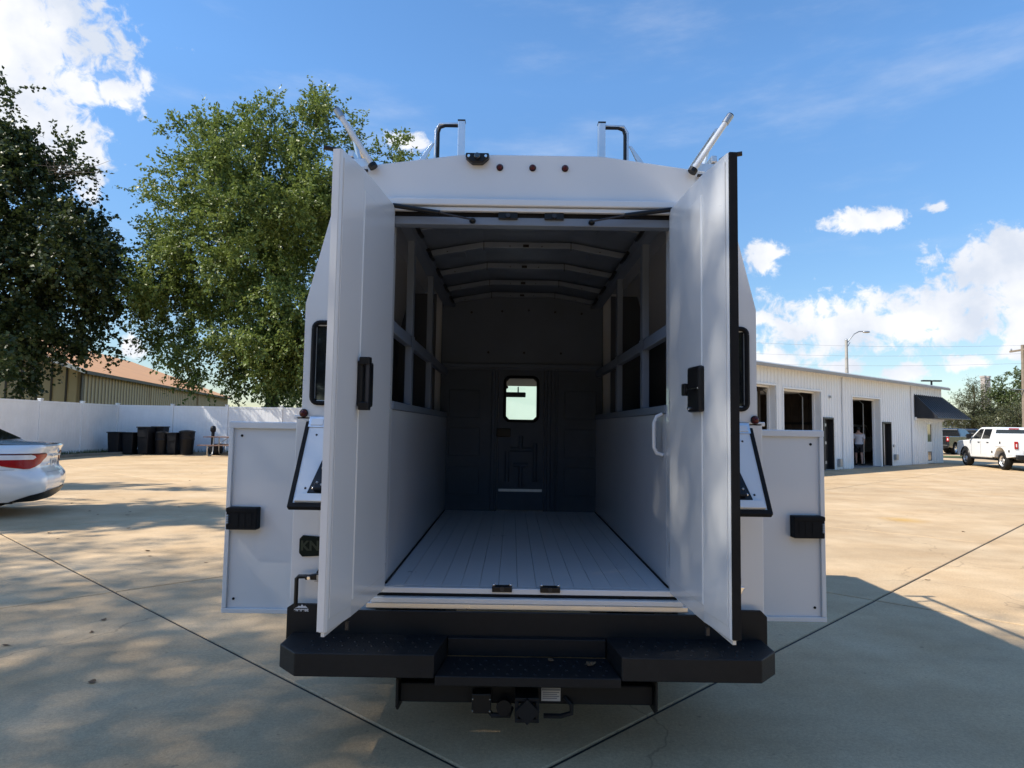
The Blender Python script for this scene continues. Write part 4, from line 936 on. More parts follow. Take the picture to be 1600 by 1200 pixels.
# ------------------------------------------------------------------ vehicles
def pickup(name, loc, rz, paint, label, scale=1, service=False, group=None):
    # local: y forward, origin on the ground below the rear axle
    e = empty(name, loc, rz, label, 'pickup', group, scale)
    W = .98
    def arch(cy, r, side):
        return [(cy+r*math.cos(a), .42+r*math.sin(a)*1.02) for a in [math.pi*k/8 for k in (range(0, 9) if side else range(8, -1, -1))]]
    low = [(-1.15, .55)]
    low += [(-.50, .48)] + [(0+.50*math.cos(math.pi-math.pi*k/8), .46+.50*math.sin(math.pi*k/8)) for k in range(1, 8)] + [(.50, .48)]
    low += [(3.22, .46)] + [(3.75+.50*math.cos(math.pi-math.pi*k/8), .46+.50*math.sin(math.pi*k/8)) for k in range(1, 8)] + [(4.25, .50)]
    front = [(4.72, .55), (4.78, .95), (4.70, 1.18), (4.55, 1.26), (3.2, 1.33), (1.02, 1.34), (1.02, .5)]
    body = [p for p in low if p[0] > .8] + front if service else low + front[:5] + [(1.02, 1.36), (-1.15, 1.36)]
    if service: body = [(1.02, .50)] + [p for p in low if p[0] > .8] + front[:6]
    MB().prism(body, YZ, -W, W).build('body', paint, e, bevel=.05)
    if service:
        # enclosed utility bed
        sp = [(-1.15, .62), (-.56, .56)] + [(.56*math.cos(math.pi-math.pi*k/8), .46+.56*math.sin(math.pi*k/8)) for k in range(1, 8)] + [(.56, .56), (.95, .56), (.95, 1.42), (-1.15, 1.42)]
        for s in (-1, 1):
            bx_ = MB().prism(sp, YZ, s*.66, s*1.06).build('utility_side', paint, e, bevel=.02)
            for y0, y1, z0, z1 in ((-1.10, -.62, .70, 1.36), (-.58, .45, 1.06, 1.36), (.50, .92, .62, 1.36)):
                dr_ = box('compartment_door', paint, bx_, *sorted((s*1.061, s*1.072)), y0, y1, z0, z1, .006)
                box('door_handle', 'plastic', dr_, *sorted((s*1.0725, s*1.085)), (y0+y1)/2-.05, (y0+y1)/2+.05, z0+.12, z0+.22)
        bd_ = MB().box(-.655, .655, -1.12, .95, .62, .95).build('bed', paint, e)
        box('tailgate', paint, e, -.65, .65, -1.16, -1.125, .68, 1.40, .01)
        box('brake_lamp', 'red', e, -.2, .2, 1.04, 1.10, 1.86, 1.91)
    else:
        box('bed_recess', 'plastic', e, -.85, .85, -1.05, .9, 1.362, 1.375)
        box('tailgate', paint, e, -.80, .80, -1.20, -1.152, .72, 1.34, .02)
        box('gate_handle', 'plastic', e, -.14, .14, -1.215, -1.2005, 1.18, 1.25)
    # cabin
    cab = [(1.06, 1.33), (3.42, 1.31), (2.62, 1.90), (2.45, 1.95), (1.30, 1.95), (1.10, 1.88)]
    mb = MB(); n = len(cab)
    vs = [(-.95 if b < 1.5 else -.76, a, b) for a, b in cab] + [(.95 if b < 1.5 else .76, a, b) for a, b in cab]
    mb.add(vs, [tuple(range(n)), tuple(range(n, 2*n))[::-1]] + [(i, (i+1) % n, (i+1) % n+n, i+n) for i in range(n)])
    cbn = mb.build('cabin', paint, e, bevel=.04)
    for s in (-1, 1):
        for poly in ([(1.24, 1.40), (2.02, 1.39), (2.02, 1.86), (1.28, 1.86)], [(2.12, 1.39), (3.10, 1.38), (2.55, 1.82), (2.45, 1.86), (2.12, 1.86)]):
            vs = []
            for a, b in poly:
                x = .95-(b-1.33)/(1.9-1.33)*.19+.006; vs.append((s*x, a, b))
            MB().add(vs, [tuple(range(len(vs)))]).build('side_window', 'glass', cbn)
        for y in (1.16, 2.07): box('door_handle', 'plastic', e, *sorted((s*.981, s*1.0)), y+.08, y+.26, 1.20, 1.24)
        mr = MB().box(*sorted((s*.98, s*1.18)), 2.98, 3.10, 1.36, 1.62).build('wing_mirror', 'plastic', e, bevel=.03)
        for y in (1.08, 2.07, 3.05): box('door_gap', 'plastic', e, *sorted((s*.9795, s*.9825)), y-.006, y+.006, .62, 1.31)
        box('rocker', 'plastic', e, *sorted((s*.84, s*.985)), .62, 3.20, .40, .47)
        ty = -1.165 if service else -1.16
        xr = (.86, 1.0) if service else (.82, .985)
        tl = box('tail_light', 'red', e, *sorted((s*xr[0], s*xr[1])), ty-.02, ty+.06 if not service else ty+.01, .98, 1.30, .01)
        box('reverse_lamp', 'clear', tl, *sorted((s*(xr[0]+.05), s*(xr[1]-.05))), ty-.026, ty-.0205, 1.06, 1.20)
        wheel(e, (s*.86, 0, .40), .40, .27, 'alu', s); wheel(e, (s*.86, 3.75, .40), .40, .27, 'alu', s)
        MB().tube([(s*.99, 3.75+.50*math.cos(a), .46+.50*math.sin(a)) for a in [math.pi*k/10 for k in range(11)]], .035, 6).build('arch_flare', 'plastic' if service else paint, e, smooth=50)
    MB().add([(-.84, 3.37, 1.36), (.84, 3.37, 1.36), (.70, 2.68, 1.86), (-.70, 2.68, 1.86)], [(0, 1, 2, 3)]).build('windshield', 'glass', cbn)
    MB().add([(-.80, 1.068, 1.40), (.80, 1.068, 1.40), (.70, 1.095, 1.84), (-.70, 1.095, 1.84)], [(0, 1, 2, 3)]).build('rear_glass', 'glass', cbn)
    bp_ = MB().box(-.98, .98, -1.42, -1.17, .50, .72).build('rear_bumper', 'plastic', e, bevel=.03)
    box('number_plate', 'paper', bp_, -.16, .16, -1.43, -1.421, .54, .68)
    MB().tube([(-.8, 0, .40), (.8, 0, .40)], .08, 8).build('axle', 'steel', e)
    MB().box(-.6, .6, -1.0, 4.2, .42, .60).build('chassis', 'steel', e)
    return e
hd = math.atan2(-.246, .969)
pk = Vector((21.7, 24.95, 0)); lft = Vector((-.969, .246, 0))
pickup('service_pickup', pk-lft*.86, hd, 'carwhite', 'white crew cab pickup with utility bed parked beyond the shop', .97, True)
for (x, y, rz, pn, lab) in ((32.4, 45.0, -.95, 'carblack', 'dark pickup parked right behind the corner of the white shop'), (35.2, 47.0, -1.0, 'carblack', 'black pickup parked between the shop corner and white pickup'), (38.3, 49.2, -1.05, 'cargrey', 'charcoal pickup parked far back, half hidden by the white pickup')):
    pickup('parked_pickup', (x, y, 0), rz, pn, lab, 1.0, False, 'pickups parked on the far lot')
# van standing inside the shop
iv = empty('shop_vehicle', sw @ Vector((7.6, 3.6, .03)), math.atan2(.623, .782), 'white vehicle standing inside the open shop bay', 'vehicle')
MB().prism([(-.1, .45), (4.2, .45), (4.2, 1.1), (3.2, 1.25), (2.6, 1.95), (.4, 1.95), (-.1, 1.25)], lambda a, b, t: (a, t, b), -.9, .9).build('body', 'carwhite', iv, bevel=.06)
MB().prism([(2.45, 1.30), (3.0, 1.30), (2.55, 1.82), (2.45, 1.82)], lambda a, b, t: (a, t, b), -.905, -.901).build('side_window', 'glass', iv)
MB().prism([(.6, 1.30), (2.35, 1.30), (2.35, 1.82), (.6, 1.82)], lambda a, b, t: (a, t, b), -.905, -.901).build('side_window', 'glass', iv)
MB().prism([(.25, 1.28), (.25, 1.30), (.55, 1.30), (.55, 1.82), (.48, 1.82)], lambda a, b, t: (a, t, b), -.905, -.901).build('side_window', 'glass', iv)
for x in (.8, 3.4): MB().lathe([(.2, -.1), (.35, -.1), (.35, .1), (.2, .1)], (x, -.82, .35), 'y', 16).build('wheel', 'rubber', iv)

# sedan
def sedan():
    e = empty('white_sedan', (-7.97, 7.82, 0), math.atan2(-.41, -.91), 'white sedan with red wraparound tail lights parked on the lot', 'car', None, 1.07)
    # local x forward from the rear end (x=0), y left, z up. surfaces described by rounded plan outlines
    def prof(z):      # rear position, half width, corner radius at height z
        tbl = [(.20, .16, .74, .30), (.28, .05, .80, .34), (.38, .0, .86, .36), (.50, -.03, .885, .38), (.60, -.02, .89, .40), (.66, .015, .89, .42), (.72, .07, .885, .42), (.82, .085, .875, .40), (.92, .075, .86, .38), (1.0, .05, .84, .36), (1.06, .02, .80, .34), (1.085, .05, .76, .30)]
        zs = [t[0] for t in tbl]
        return tuple(float(np.interp(z, zs, [t[i] for t in tbl])) for i in (1, 2, 3))
    XF = 4.55
    def outline(z, n=14, off=0.):
        xr, hw, r = prof(z); xr -= off; hw += off
        pts = []
        xs_ = [XF-.25, 3.9, 3.3, 2.7, 2.2, 1.8, 1.55, 1.4, 1.25, 1.15, 1.05, .95, .85, .78, .7, .62, .55]
        for x in xs_:
            if x > xr+r*1.35: pts.append((x, hw-(.06*((x-2.6)/2)**2 if x > 2.6 else 0)))
        rx, ry = r*1.35, r
        for k in range(n+1):
            a = math.pi/2*k/n; ca, sa = math.cos(a)**.72, math.sin(a)**.72
            pts.append((xr+rx-rx*sa, hw-ry+ry*ca))
        # rear face slightly bowed to the centre line
        for k in range(1, 6): pts.append((xr-.05*(k/5)**.5*.9, (hw-ry)*(1-k/5)))
        return pts
    def resample(pts, n):
        P = np.array(pts); s = np.r_[0, np.cumsum(np.hypot(*np.diff(P, axis=0).T))]
        return np.stack([np.interp(np.linspace(0, s[-1], n), s, P[:, i]) for i in (0, 1)], 1)
    def full(z, off=0.):
        h = outline(z, off=off); L = [(x, y) for x, y in h]
        A = np.array(L); s = np.r_[0, np.cumsum(np.hypot(*np.diff(A, axis=0).T))]
        return A, s
    # parameter t: 0 = centre of rear, growing along the left side forward (metres)
    def S(t, z, off=0.):
        A, s = full(z, off); q = s[-1]-t
        return (float(np.interp(q, s, A[:, 0])), float(np.interp(q, s, A[:, 1])), z)
    zs = [.24, .28, .33, .38, .44, .50, .55, .60, .64, .66, .68, .72, .77, .82, .87, .92, .96, 1.0, 1.03, 1.06, 1.085]
    ts = [0, .1, .2, .3, .4, .5, .56, .62, .68, .74, .80, .86, .92, .98, 1.05, 1.12, 1.2, 1.3, 1.4, 1.5, 1.6, 1.7, 1.8, 1.9, 2.05, 2.2, 2.5, 3.0, 3.6, 4.2, 4.8]
    wc, wr = (1.0, .33), .385
    for s in (1, -1):
        V_ = []; F_ = []
        for z in zs:
            for t in ts:
                p = S(t, z); V_.append((p[0], p[1]*s, p[2]))
        n = len(ts)
        for i in range(len(zs)-1):
            for k in range(n-1):
                q = (i*n+k, i*n+k+1, (i+1)*n+k+1, (i+1)*n+k)
                c = [sum(V_[j][m] for j in q)/4 for m in range(3)]
                if math.hypot(c[0]-wc[0], c[2]-wc[1]) < wr and abs(c[1]) > .6: continue
                if math.hypot(c[0]-3.65, c[2]-wc[1]) < wr and abs(c[1]) > .6: continue
                F_.append(q)
        used = set(j for f in F_ for j in f)
        for j in range(len(V_)):      # snap arch edge to the circle
            for cx_ in (wc[0], 3.65):
                dx, dz = V_[j][0]-cx_, V_[j][2]-wc[1]; r_ = math.hypot(dx, dz)
                if r_ < wr and r_ > 1e-6 and abs(V_[j][1]) > .6: V_[j] = (cx_+dx/r_*wr, V_[j][1], wc[1]+dz/r_*wr)
        MB().add(V_, F_).build('body_side', 'carwhite', e, smooth=70)
        def patch(name, m, outline_t, off, parent):   # outline_t: rows of (z, t0, t1)
            rows = []
            for z, t0, t1 in outline_t:
                rows.append([(lambda p: (p[0], p[1]*s, p[2]))(S(t0+(t1-t0)*k/12, z, off)) for k in range(13)])
            mb = MB().grid(rows)
            return mb.build(name, m, parent, smooth=70)
        tl = patch('tail_light', 'red', [(.735, .82, .90), (.76, .74, 1.06), (.80, .62, 1.24), (.85, .50, 1.42), (.89, .42, 1.58), (.93, .40, 1.72), (.96, .48, 1.82)], .010, e)
        patch('reverse_lens', 'clear', [(.872, .78, 1.22), (.90, .74, 1.34), (.925, .76, 1.42), (.94, .82, 1.40)], .016, tl)
        patch('light_bar', 'red', [(.79, .80, 1.0), (.80, .80, 1.02), (.81, .80, 1.04)], .017, tl)
        patch('light_edge', 'plastic', [(.945, .46, 1.80), (.955, .46, 1.84)], .017, tl)
        patch('rear_valance', 'plastic', [(.24, 0, .98), (.29, 0, .94), (.34, 0, .84), (.37, 0, .70), (.395, 0, .42)], .012, e)
        patch('bumper_seam', 'ink', [(.664, 0, .50), (.669, 0, .50)], .006, e)
        patch('bumper_seam', 'ink', [(.724, 1.0, 1.42), (.728, 1.0, 1.42)], .004, e)
        wl = MB().lathe([(.20, -.1), (.30, -.1), (.325, -.06), (.325, .06), (.30, .1), (.20, .1), (.20, -.1)], (wc[0], s*.77, .325), 'y', 24, False).build('wheel', 'rubber', e, smooth=40)
        MB().lathe([(.02, .06), (.08, .07), (.18, .05), (.21, .09), (.21, -.09), (.02, -.09)] if s > 0 else [(.02, -.06), (.08, -.07), (.18, -.05), (.21, -.09), (.21, .09), (.02, .09)], (wc[0], s*.77, .325), 'y', 24).build('rim', 'alu', wl, smooth=40)
        wl2 = MB().lathe([(.20, -.1), (.30, -.1), (.325, -.06), (.325, .06), (.30, .1), (.20, .1), (.20, -.1)], (3.65, s*.77, .325), 'y', 24, False).build('wheel', 'rubber', e, smooth=40)
        MB().lathe([(.02, .06), (.21, .09), (.21, -.09), (.02, -.09)], (3.65, s*.77, .325), 'y', 24).build('rim', 'alu', wl2, smooth=40)
        MB().box(.55, 1.45, *sorted((s*.60, s*.64)), .22, .78).build('wheel_well', 'plastic', e)
    # deck, greenhouse
    top = outline(1.085)
    deck = [(x, y) for x, y in top if x < .95]
    rows = []
    for x in (.06, .12, .2, .35, .5, .7, .9):
        A = np.array(top); m_ = A[:, 0].argsort(); y = float(np.interp(x, A[m_, 0], A[m_, 1]))
        row = []
        for k in range(-6, 7):
            yy = y*k/6; row.append((x, yy, 1.085+.035*(1-(k/6)**2)*min(1, x/.2)+.06*max(0, x-.3)))
        rows.append(row)
    MB().grid(rows).build('trunk_lid', 'carwhite', e, smooth=60)
    side = [(.55, 1.09), (1.05, 1.36), (1.45, 1.44), (2.1, 1.47), (2.7, 1.43), (3.5, 1.06), (3.5, .96), (.55, .96)]
    vs = []
    hw_ = lambda z: .80-(z-.96)*.46
    n = len(side)
    vs = [(a, hw_(b), b) for a, b in side]+[(a, -hw_(b), b) for a, b in side]
    MB().add(vs, [tuple(range(n)), tuple(range(n, 2*n))[::-1]]+[(i, (i+1) % n, (i+1) % n+n, i+n) for i in range(n)]).build('roof', 'carwhite', e, bevel=.03)
    MB().add([(.64, -.68, 1.155), (.64, .68, 1.155), (1.06, .57, 1.385), (1.06, -.57, 1.385)], [(0, 1, 2, 3)]).build('rear_window', 'glass', e)
    MB().add([(3.42, -.68, 1.12), (3.42, .68, 1.12), (2.76, .55, 1.42), (2.76, -.55, 1.42)], [(0, 1, 2, 3)]).build('windshield', 'glass', e)
    for s in (1, -1):
        vs = [(a, s*(hw_(b)+.004), b) for a, b in ((.98, 1.10), (3.1, 1.06), (2.65, 1.36), (2.1, 1.40), (1.45, 1.38), (1.12, 1.28))]
        MB().add(vs, [tuple(range(6))]).build('side_window', 'glass', e)
    MB().box(2.5, 4.35, -.80, .80, .95, 1.02).build('bonnet', 'carwhite', e, bevel=.04)
    MB().box(.4, 4.3, -.6, .6, .2, .3).build('underbody', 'plastic', e)
    # plate and emblem on the boot face
    pl = MB().box(.035, .05, -.18, .18, .74, .86).build('number_plate', 'paper', e, bevel=.004)
    MB().box(.031, .0345, -.12, -.03, .78, .83).box(.031, .0345, .02, .12, .78, .83).build('plate_print', 'ink', pl)
    MB().box(.0, .03, -.24, .24, .895, .925).build('boot_handle', 'carwhite', e, bevel=.006)
    em = MB()
    ring = [(0.005-.02, .05*math.cos(a), .985+.034*math.sin(a)) for a in [2*math.pi*k/18 for k in range(19)]]
    em.tube(ring, .006, 6, False).build('boot_emblem', 'chrome', e, smooth=60)
    MB().tube([(-.013, .022*math.cos(a), .985+.032*math.sin(a)) for a in [2*math.pi*k/14 for k in range(15)]], .005, 6, False).build('boot_emblem', 'chrome', e, smooth=60)
    MB().box(.01, .03, .36, .50, .78, .795).build('model_script', 'chrome', e)
    return e
sedan()

# ------------------------------------------------------------------ trees
def make_tree(name, label, base, trunk_h, ells, nclump, crad, twigs, per, leaf, lmat, tr, seed, cat='tree', droop=.35, shell=.45, group=None, bare=0):
    rg = np.random.default_rng(seed)
    e = empty(name, base, 0, label, cat, group)
    wts = np.array([a[3]*a[4]*a[5] for a in ells]); wts = wts/wts.sum()
    cs = []
    for k in range(nclump):
        el_ = ells[rg.choice(len(ells), p=wts)]
        d = rg.normal(size=3); d /= np.linalg.norm(d); r = rg.random()**shell
        cs.append(np.array(el_[:3])+d*r*np.array(el_[3:6]))
    cs = np.array(cs)
    # skeleton
    nodes = [np.array([0, 0, 0.])]; rad = [tr]
    mb = MB(); tp = []
    nseg = 7
    topz = trunk_h
    off = rg.normal(size=(nseg+1, 2))*.12; off[0] = 0
    pth = [(float(off[:i+1, 0].sum()*.5), float(off[:i+1, 1].sum()*.5), topz*i/nseg) for i in range(nseg+1)]
    rr = [tr*(1-.62*i/nseg)*(1.25 if i == 0 else 1) for i in range(nseg+1)]
    mb.tube([(pth[0][0], pth[0][1], -.2)]+pth[1:], rr, 10)
    nodes = [np.array(p) for p in pth[2:]]; rad = rr[2:]
    order = np.argsort(np.linalg.norm(cs-np.array(pth[-2]), axis=1))
    for k in order:
        c = cs[k]; N = np.array(nodes)
        dd = np.linalg.norm(N-c, axis=1)+np.maximum(0, N[:, 2]-c[2]+.3)*1.2
        j = int(dd.argmin()); p0 = N[j]; r0 = min(rad[j]*.62, .16*tr/.4)
        r0 = max(r0, .018); L = np.linalg.norm(c-p0)
        if L < .3: continue
        m1 = p0+(c-p0)*.35+np.array([0, 0, L*.12])+rg.normal(size=3)*L*.06; m2 = p0+(c-p0)*.7+np.array([0, 0, L*.10])+rg.normal(size=3)*L*.06
        mb.tube([p0, m1, m2, c], [r0, r0*.8, r0*.6, max(.012, r0*.35)], 5, False)
        for q, f_ in ((m1, .8), (m2, .62), (c, .42)): nodes.append(q); rad.append(max(.015, r0*f_))
    mb.build('trunk', 'bark', e, smooth=60)
    # leaves along twigs
    nC = len(cs); nT = nC*twigs
    cc = np.repeat(cs, twigs, 0)
    ctr = np.array([0, 0, np.mean([a[2] for a in ells])])
    d = rg.normal(size=(nT, 3)); out = cc-ctr; out /= np.linalg.norm(out, axis=1, keepdims=True)+1e-6
    d = d/np.linalg.norm(d, axis=1, keepdims=True)+out*.45; d /= np.linalg.norm(d, axis=1, keepdims=True)
    ln = crad*rg.uniform(.5, 1.25, nT)
    st = cc+rg.normal(size=(nT, 3))*crad*.22
    u = np.tile(np.linspace(.12, 1, per), nT)
    D = np.repeat(d, per, 0); LN = np.repeat(ln, per); ST = np.repeat(st, per, 0)
    P = ST+D*(LN*u)[:, None]; P[:, 2] -= droop*LN*u**2
    n = len(P); P += rg.normal(size=(n, 3))*.05*crad
    ax = D+rg.normal(size=(n, 3))*.75; ax[:, 2] -= .25; ax /= np.linalg.norm(ax, axis=1, keepdims=True)
    nr = rg.normal(size=(n, 3))*.75+np.array([0, 0, 1.0]); sd_ = np.cross(ax, nr); sd_ /= np.linalg.norm(sd_, axis=1, keepdims=True)+1e-6
    up = np.cross(sd_, ax)
    l, wd = leaf; sc_ = rg.uniform(.65, 1.25, n)[:, None]
    v = np.empty((n, 4, 3))
    v[:, 0] = P; v[:, 1] = P+(ax*l*.45+sd_*wd*.5+up*wd*.12)*sc_; v[:, 2] = P+ax*l*sc_; v[:, 3] = P+(ax*l*.45-sd_*wd*.5+up*wd*.12)*sc_
    me = bpy.data.meshes.new('crown'); me.vertices.add(n*4); me.loops.add(n*4); me.polygons.add(n)
    me.vertices.foreach_set('co', v.reshape(-1).astype(np.float32)); me.loops.foreach_set('vertex_index', np.arange(n*4, dtype=np.int32))
    me.polygons.foreach_set('loop_start', np.arange(0, n*4, 4, dtype=np.int32)); me.polygons.foreach_set('loop_total', np.full(n, 4, dtype=np.int32))
    me.update(); me.validate(); me.materials.append(M[lmat])
    o = bpy.data.objects.new('crown', me); col.objects.link(o); o.parent = e
    if bare:
        bb = MB()
        for k in range(bare):
            p = np.array(bare_at[0])+rg.normal(size=3)*.15; q = p+rg.normal(size=3)*np.array([.9, .5, .5])+np.array([.9, 0, .25])
            bb.tube([p, (p+q)/2+rg.normal(size=3)*.1, q], [.02, .014, .006], 4, False)
        bb.build('bare_twigs', 'bark', e)
    return e
bare_at = [(6.0, -3.0, 13.0)]
# elm behind the fence (crown roughly x -20..-6, height 3.5..20)
make_tree('elm_tree', 'tall light green elm tree rising behind the white fence beside the truck', (-13.4, 32.0, 0), 9.5,
          [(-1.2, 0, 12.6, 5.6, 5.2, 6.0), (-4.6, -.5, 9.4, 3.4, 3.5, 2.6), (2.6, 0, 14.4, 3.6, 3.6, 4.0), (-3.6, 0, 16.0, 2.8, 3, 3.0), (-1.0, 0, 18.6, 2.2, 2, 2.0), (2.4, 0, 18.6, 2.0, 2, 1.5), (-6.8, 0, 11.6, 1.7, 1.7, 1.2), (-6.0, 0, 14.2, 1.5, 1.6, 1.2), (5.8, 0, 16.9, 1.7, 1.6, .9),
           (1.5, -1.5, 6.6, 4.6, 3.5, 3.0), (2.0, -1.5, 6.0, 4.6, 3.2, 2.6), (-1.0, -2.0, 4.4, 3.8, 2.0, 1.6), (2.5, -1.5, 4.2, 3.4, 2.0, 1.7), (-5.6, -.5, 7.0, 2.2, 2.4, 2.2), (-3.6, -1.5, 4.6, 1.8, 1.6, 1.3)],
          430, 1.25, 17, 24, (.20, .115), 'leaf_elm', .42, 11, droop=.12, shell=.42)
# maple on the left
make_tree('maple_tree', 'dark green maple tree overhanging the fence corner', (-27.6, 28.6, 0), 9.0,
          [(.0, 0, 11.0, 6.8, 6, 6.5), (3.0, 0, 8.0, 4.6, 4.5, 3.6), (1.0, 0, 14.6, 4.0, 4, 3.6), (-5, 0, 9, 5, 5, 5), (2.6, -1, 5.0, 4.6, 3.5, 1.8), (6.2, -.5, 9.3, 1.9, 2, 1.3)],
          400, 1.25, 15, 20, (.21, .17), 'leaf_maple', .45, 5, droop=.25, shell=.45, bare=14)
# shade trees standing left of and behind the camera, outside the frame
make_tree('shade_tree', 'tall broad maple tree shading the paving behind the open truck doors', (-17.5, -5.5, 0), 11.5,
          [(1.0, 1.1, 16, 3.8, 3.8, 2.0), (-3.2, 2.8, 15.5, 3.6, 3.0, 1.8), (4.3, .9, 15, 2.2, 2.6, 1.5), (6.2, 1.7, 15, 1.6, 1.5, 1.2), (6.2, 1.7, 15, 1.6, 1.5, 1.2), (6.0, 1.5, 15, 1.5, 1.4, 1.2)],
          420, 1.45, 10, 7, (.13, .105), 'leaf_maple', .45, 21, droop=.2, shell=.5)
make_tree('lot_tree', 'slender maple tree at the side of the lot beyond the white sedan', (-21.3, 5.4, 0), 10.5,
          [(1.6, -2.0, 14, 4.4, 1.1, 1.5), (-1.5, 1.9, 14, 3.8, .7, 1.1)],
          46, 1.1, 12, 13, (.24, .2), 'leaf_maple', .32, 33, droop=.2, shell=.6)
# row of unseen trees added behind the camera to block low sky light
for k, (x, y, sd_, lab) in enumerate(((-12.5, -17, 51, 'added unseen tree blocking low sky, closest to the tall shade tree'), (-1.5, -18.5, 52, 'added unseen tree blocking low sky, in the middle of its row'), (9.5, -17.5, 53, 'added unseen tree blocking low sky, farthest from the tall shade tree'))):
    make_tree('sky_block_tree', lab, (x, y, 0), 4.5, [(0, 0, 4.8, 5.8, 3.2, 3.2), (0, 0, 2.8, 5.4, 2.8, 1.8)], 100, 1.5, 10, 10, (.42, .34), 'leaf_maple', .35, sd_, group='added trees blocking low sky')
# conifers and trees at far right
make_tree('spruce_tree', 'ragged evergreen tree with pointed top behind the parked pickups', (41.9, 54.6, 0), 5.6,
          [(0, 0, 2.8, 3.2, 2.4, 1.8), (0, 0, 4.5, 1.6, 1.4, 1.6), (.3, 0, 5.7, .5, .5, 1.0), (-2.6, 0, 3.1, 1.3, 1, .9)], 120, .75, 14, 14, (.16, .05), 'leaf_pine', .16, 41, droop=.1, shell=.6)
make_tree('cedar_tree', 'wide rounded evergreen tree beside the ragged pointed evergreen', (45.6, 54.0, 0), 3.2,
          [(0, 0, 2.5, 3.2, 2.5, 1.9), (1.5, 0, 3.2, 2.2, 2, 1.6)], 110, .8, 14, 14, (.16, .05), 'leaf_pine', .18, 42, droop=.15, shell=.6)
make_tree('far_tree', 'bright green leafy tree rising behind the evergreens and utility pole', (49.0, 58.0, 0), 4.5,
          [(0, 0, 5.0, 3.6, 3, 2.9), (-1.5, 0, 4.0, 2.6, 2, 2.0), (3, 0, 4.6, 3, 3, 2.4)], 110, .9, 13, 13, (.2, .12), 'leaf_mid', .22, 43, shell=.5)
make_tree('far_tree', 'small pale tree at the far end of the tan building', (-33.0, 96.0, 0), 5, [(0, 0, 8, 5, 4, 4)], 50, 1.3, 12, 12, (.3, .2), 'leaf_mid', .25, 44, shell=.5)

# ------------------------------------------------------------------ far right street furniture
lp = empty('street_light', (25.4, 45.0, 0), 0, 'curved arm street light on a concrete pole behind the shop', 'street light')
MB().tube([(0, 0, 0), (0, 0, 8.55)], [.17, .10], 12).build('pole', 'poleconc', lp, smooth=60)
MB().tube([(0, 0, 8.25), (.25, 0, 8.62), (.62, 0, 9.06), (1.0, 0, 9.25), (1.35, 0, 9.26)], .045, 8).build('arm', 'zinc', lp, smooth=60)
MB().tube([(0, 0, 7.9), (.30, 0, 8.42)], .03, 6).build('arm_brace', 'zinc', lp)
MB().ball((1.55, 0, 9.22), .30, 12, 8, (1, .5, .28)).build('lamp_head', 'zinc', lp, smooth=60)
MB().ball((0, 0, 8.58), .11, 10, 6).build('pole_cap', 'zinc', lp)
tl_ = empty('twin_area_light', (41.76, 60, 0), 0, 'twin headed parking lot light seen over the shop roof', 'street light')
MB().tube([(0, 0, 0), (0, 0, 6.75)], .09, 8).build('pole', 'steel', tl_, smooth=60)
for s in (-1, 1): MB().box(*sorted((s*.08, s*.95)), -.2, .2, 6.70, 6.84).build('lamp_head', 'steel', tl_, bevel=.03)
ch = empty('brick_chimney', (47.9, 61, 0), 0, 'grey brick chimney stack behind the evergreen trees', 'chimney')
MB().box(-.28, .28, -.30, .30, 0, 7.25).build('stack', 'brick', ch, bevel=.02)
for k in range(28): box('brick_course', 'brick', ch, -.295, .295, -.315, .315, .25+.25*k, .43+.25*k)
MB().box(-.34, -.12, -.34, .34, 7.251, 7.45).box(.10, .34, -.34, .34, 7.251, 7.42).build('crown_bricks', 'brick', ch)
up_ = empty('utility_pole', (34.75, 40.0, 0), 0, 'tall wooden utility pole carrying the overhead wires', 'utility pole')
MB().tube([(0, 0, 0), (.10, 0, 7.7)], [.15, .10], 10).build('pole', 'polewood', up_, smooth=60)
MB().box(.04, .16, -.9, 1.1, 7.3, 7.42).build('crossarm', 'polewood', up_)
MB().tube([(0, -.1, 4.6), (-.8, -.1, 4.62)], .03, 6).build('service_bracket', 'zinc', up_)
for x in (-.8, 1.0): MB().lathe([(.04, 0), (.06, .08), (.03, .16)], (.1, x, 7.42), 'z', 10).build('insulator', 'zinc', up_)
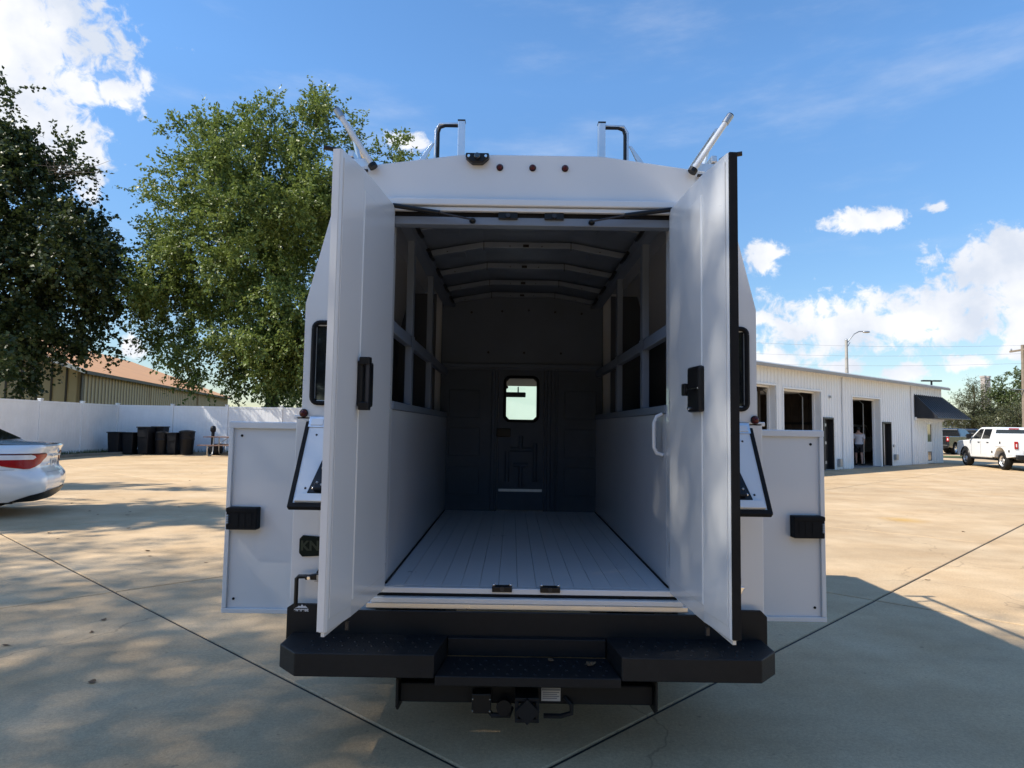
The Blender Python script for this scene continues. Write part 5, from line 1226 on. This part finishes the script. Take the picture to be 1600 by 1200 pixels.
for (za, zb_, lab) in ((9.7, 7.66, 'topmost overhead wire crossing above the shop roof'), (8.6, 7.1, 'middle overhead wire crossing above the shop roof'), (7.75, 6.43, 'lowest overhead wire crossing above the shop roof')):
    A = Vector((8, 52, za+.4)); B = Vector((34.85, 40, zb_))
    pts = [A.lerp(B, k/24)-Vector((0, 0, 2.2*(k/24)*(1-k/24))) for k in range(25)]
    C2 = Vector((60, 30, zb_+.6))
    pts += [B.lerp(C2, k/12)-Vector((0, 0, 1.6*(k/12)*(1-k/12))) for k in range(1, 13)]
    tag(MB().tube(pts, .008, 5).build('overhead_wire', 'zinc'), lab, 'wire', 'overhead wires')
fb = empty('far_building', (64, 92, 0), -.3, 'low pale flat roofed building far beyond the parked pickups', 'building')
MB().box(-14, 14, 0, 10, 0, 2.9).build('wall', 'farwall', fb); MB().box(-14.2, 14.2, -.2, 10.2, 2.9, 3.2).build('roof_edge', 'shopw', fb)
MB().box(-6, 4, -.0, 8, 3.2, 4.0).build('upper_storey', 'farwall', fb)
for k in range(9): box('window', 'glass', fb, -12.5+3*k, -10.7+3*k, -.03, .05, 1.2, 2.2)
vg = tag(MB().box(14, 62, 38.6, 41.4, -.06, .02).build('grass_verge', 'grass', bevel=.01), kind='structure')
fl2 = tag(MB().box(14, 70, 41.5, 75, -.12, -.005).build('far_lot', 'concrete'), kind='structure')
# distant tree line closing the horizon
def treeline():
    rg = np.random.default_rng(77); mb = MB()
    n = 0; v = []; f = []
    for (x0, x1, y, h) in ((-260, -40, 210, 9), (60, 320, 230, 8), (-40, 60, 420, 5)):
        for k in range(9000):
            x = rg.uniform(x0, x1); hh = h*(.55+.45*math.sin(x*.13)*math.sin(x*.041+1))
            z = rg.uniform(0, max(1.5, hh)); yy = y+rg.normal()*5; a = rg.uniform(0, 6.3); s = rg.uniform(.4, 1.0)
            o = len(v); v += [(x-s*math.cos(a), yy-s*math.sin(a), z), (x+s*math.cos(a), yy+s*math.sin(a), z+rg.uniform(-.4, .4)), (x+rg.uniform(-.4, .4), yy, z+s)]; f.append((o, o+1, o+2))
    return tag(MB().add(v, f).build('distant_trees', 'leaf_mid'), 'distant dark green line of trees on the horizon', 'trees', kind='stuff')
treeline()
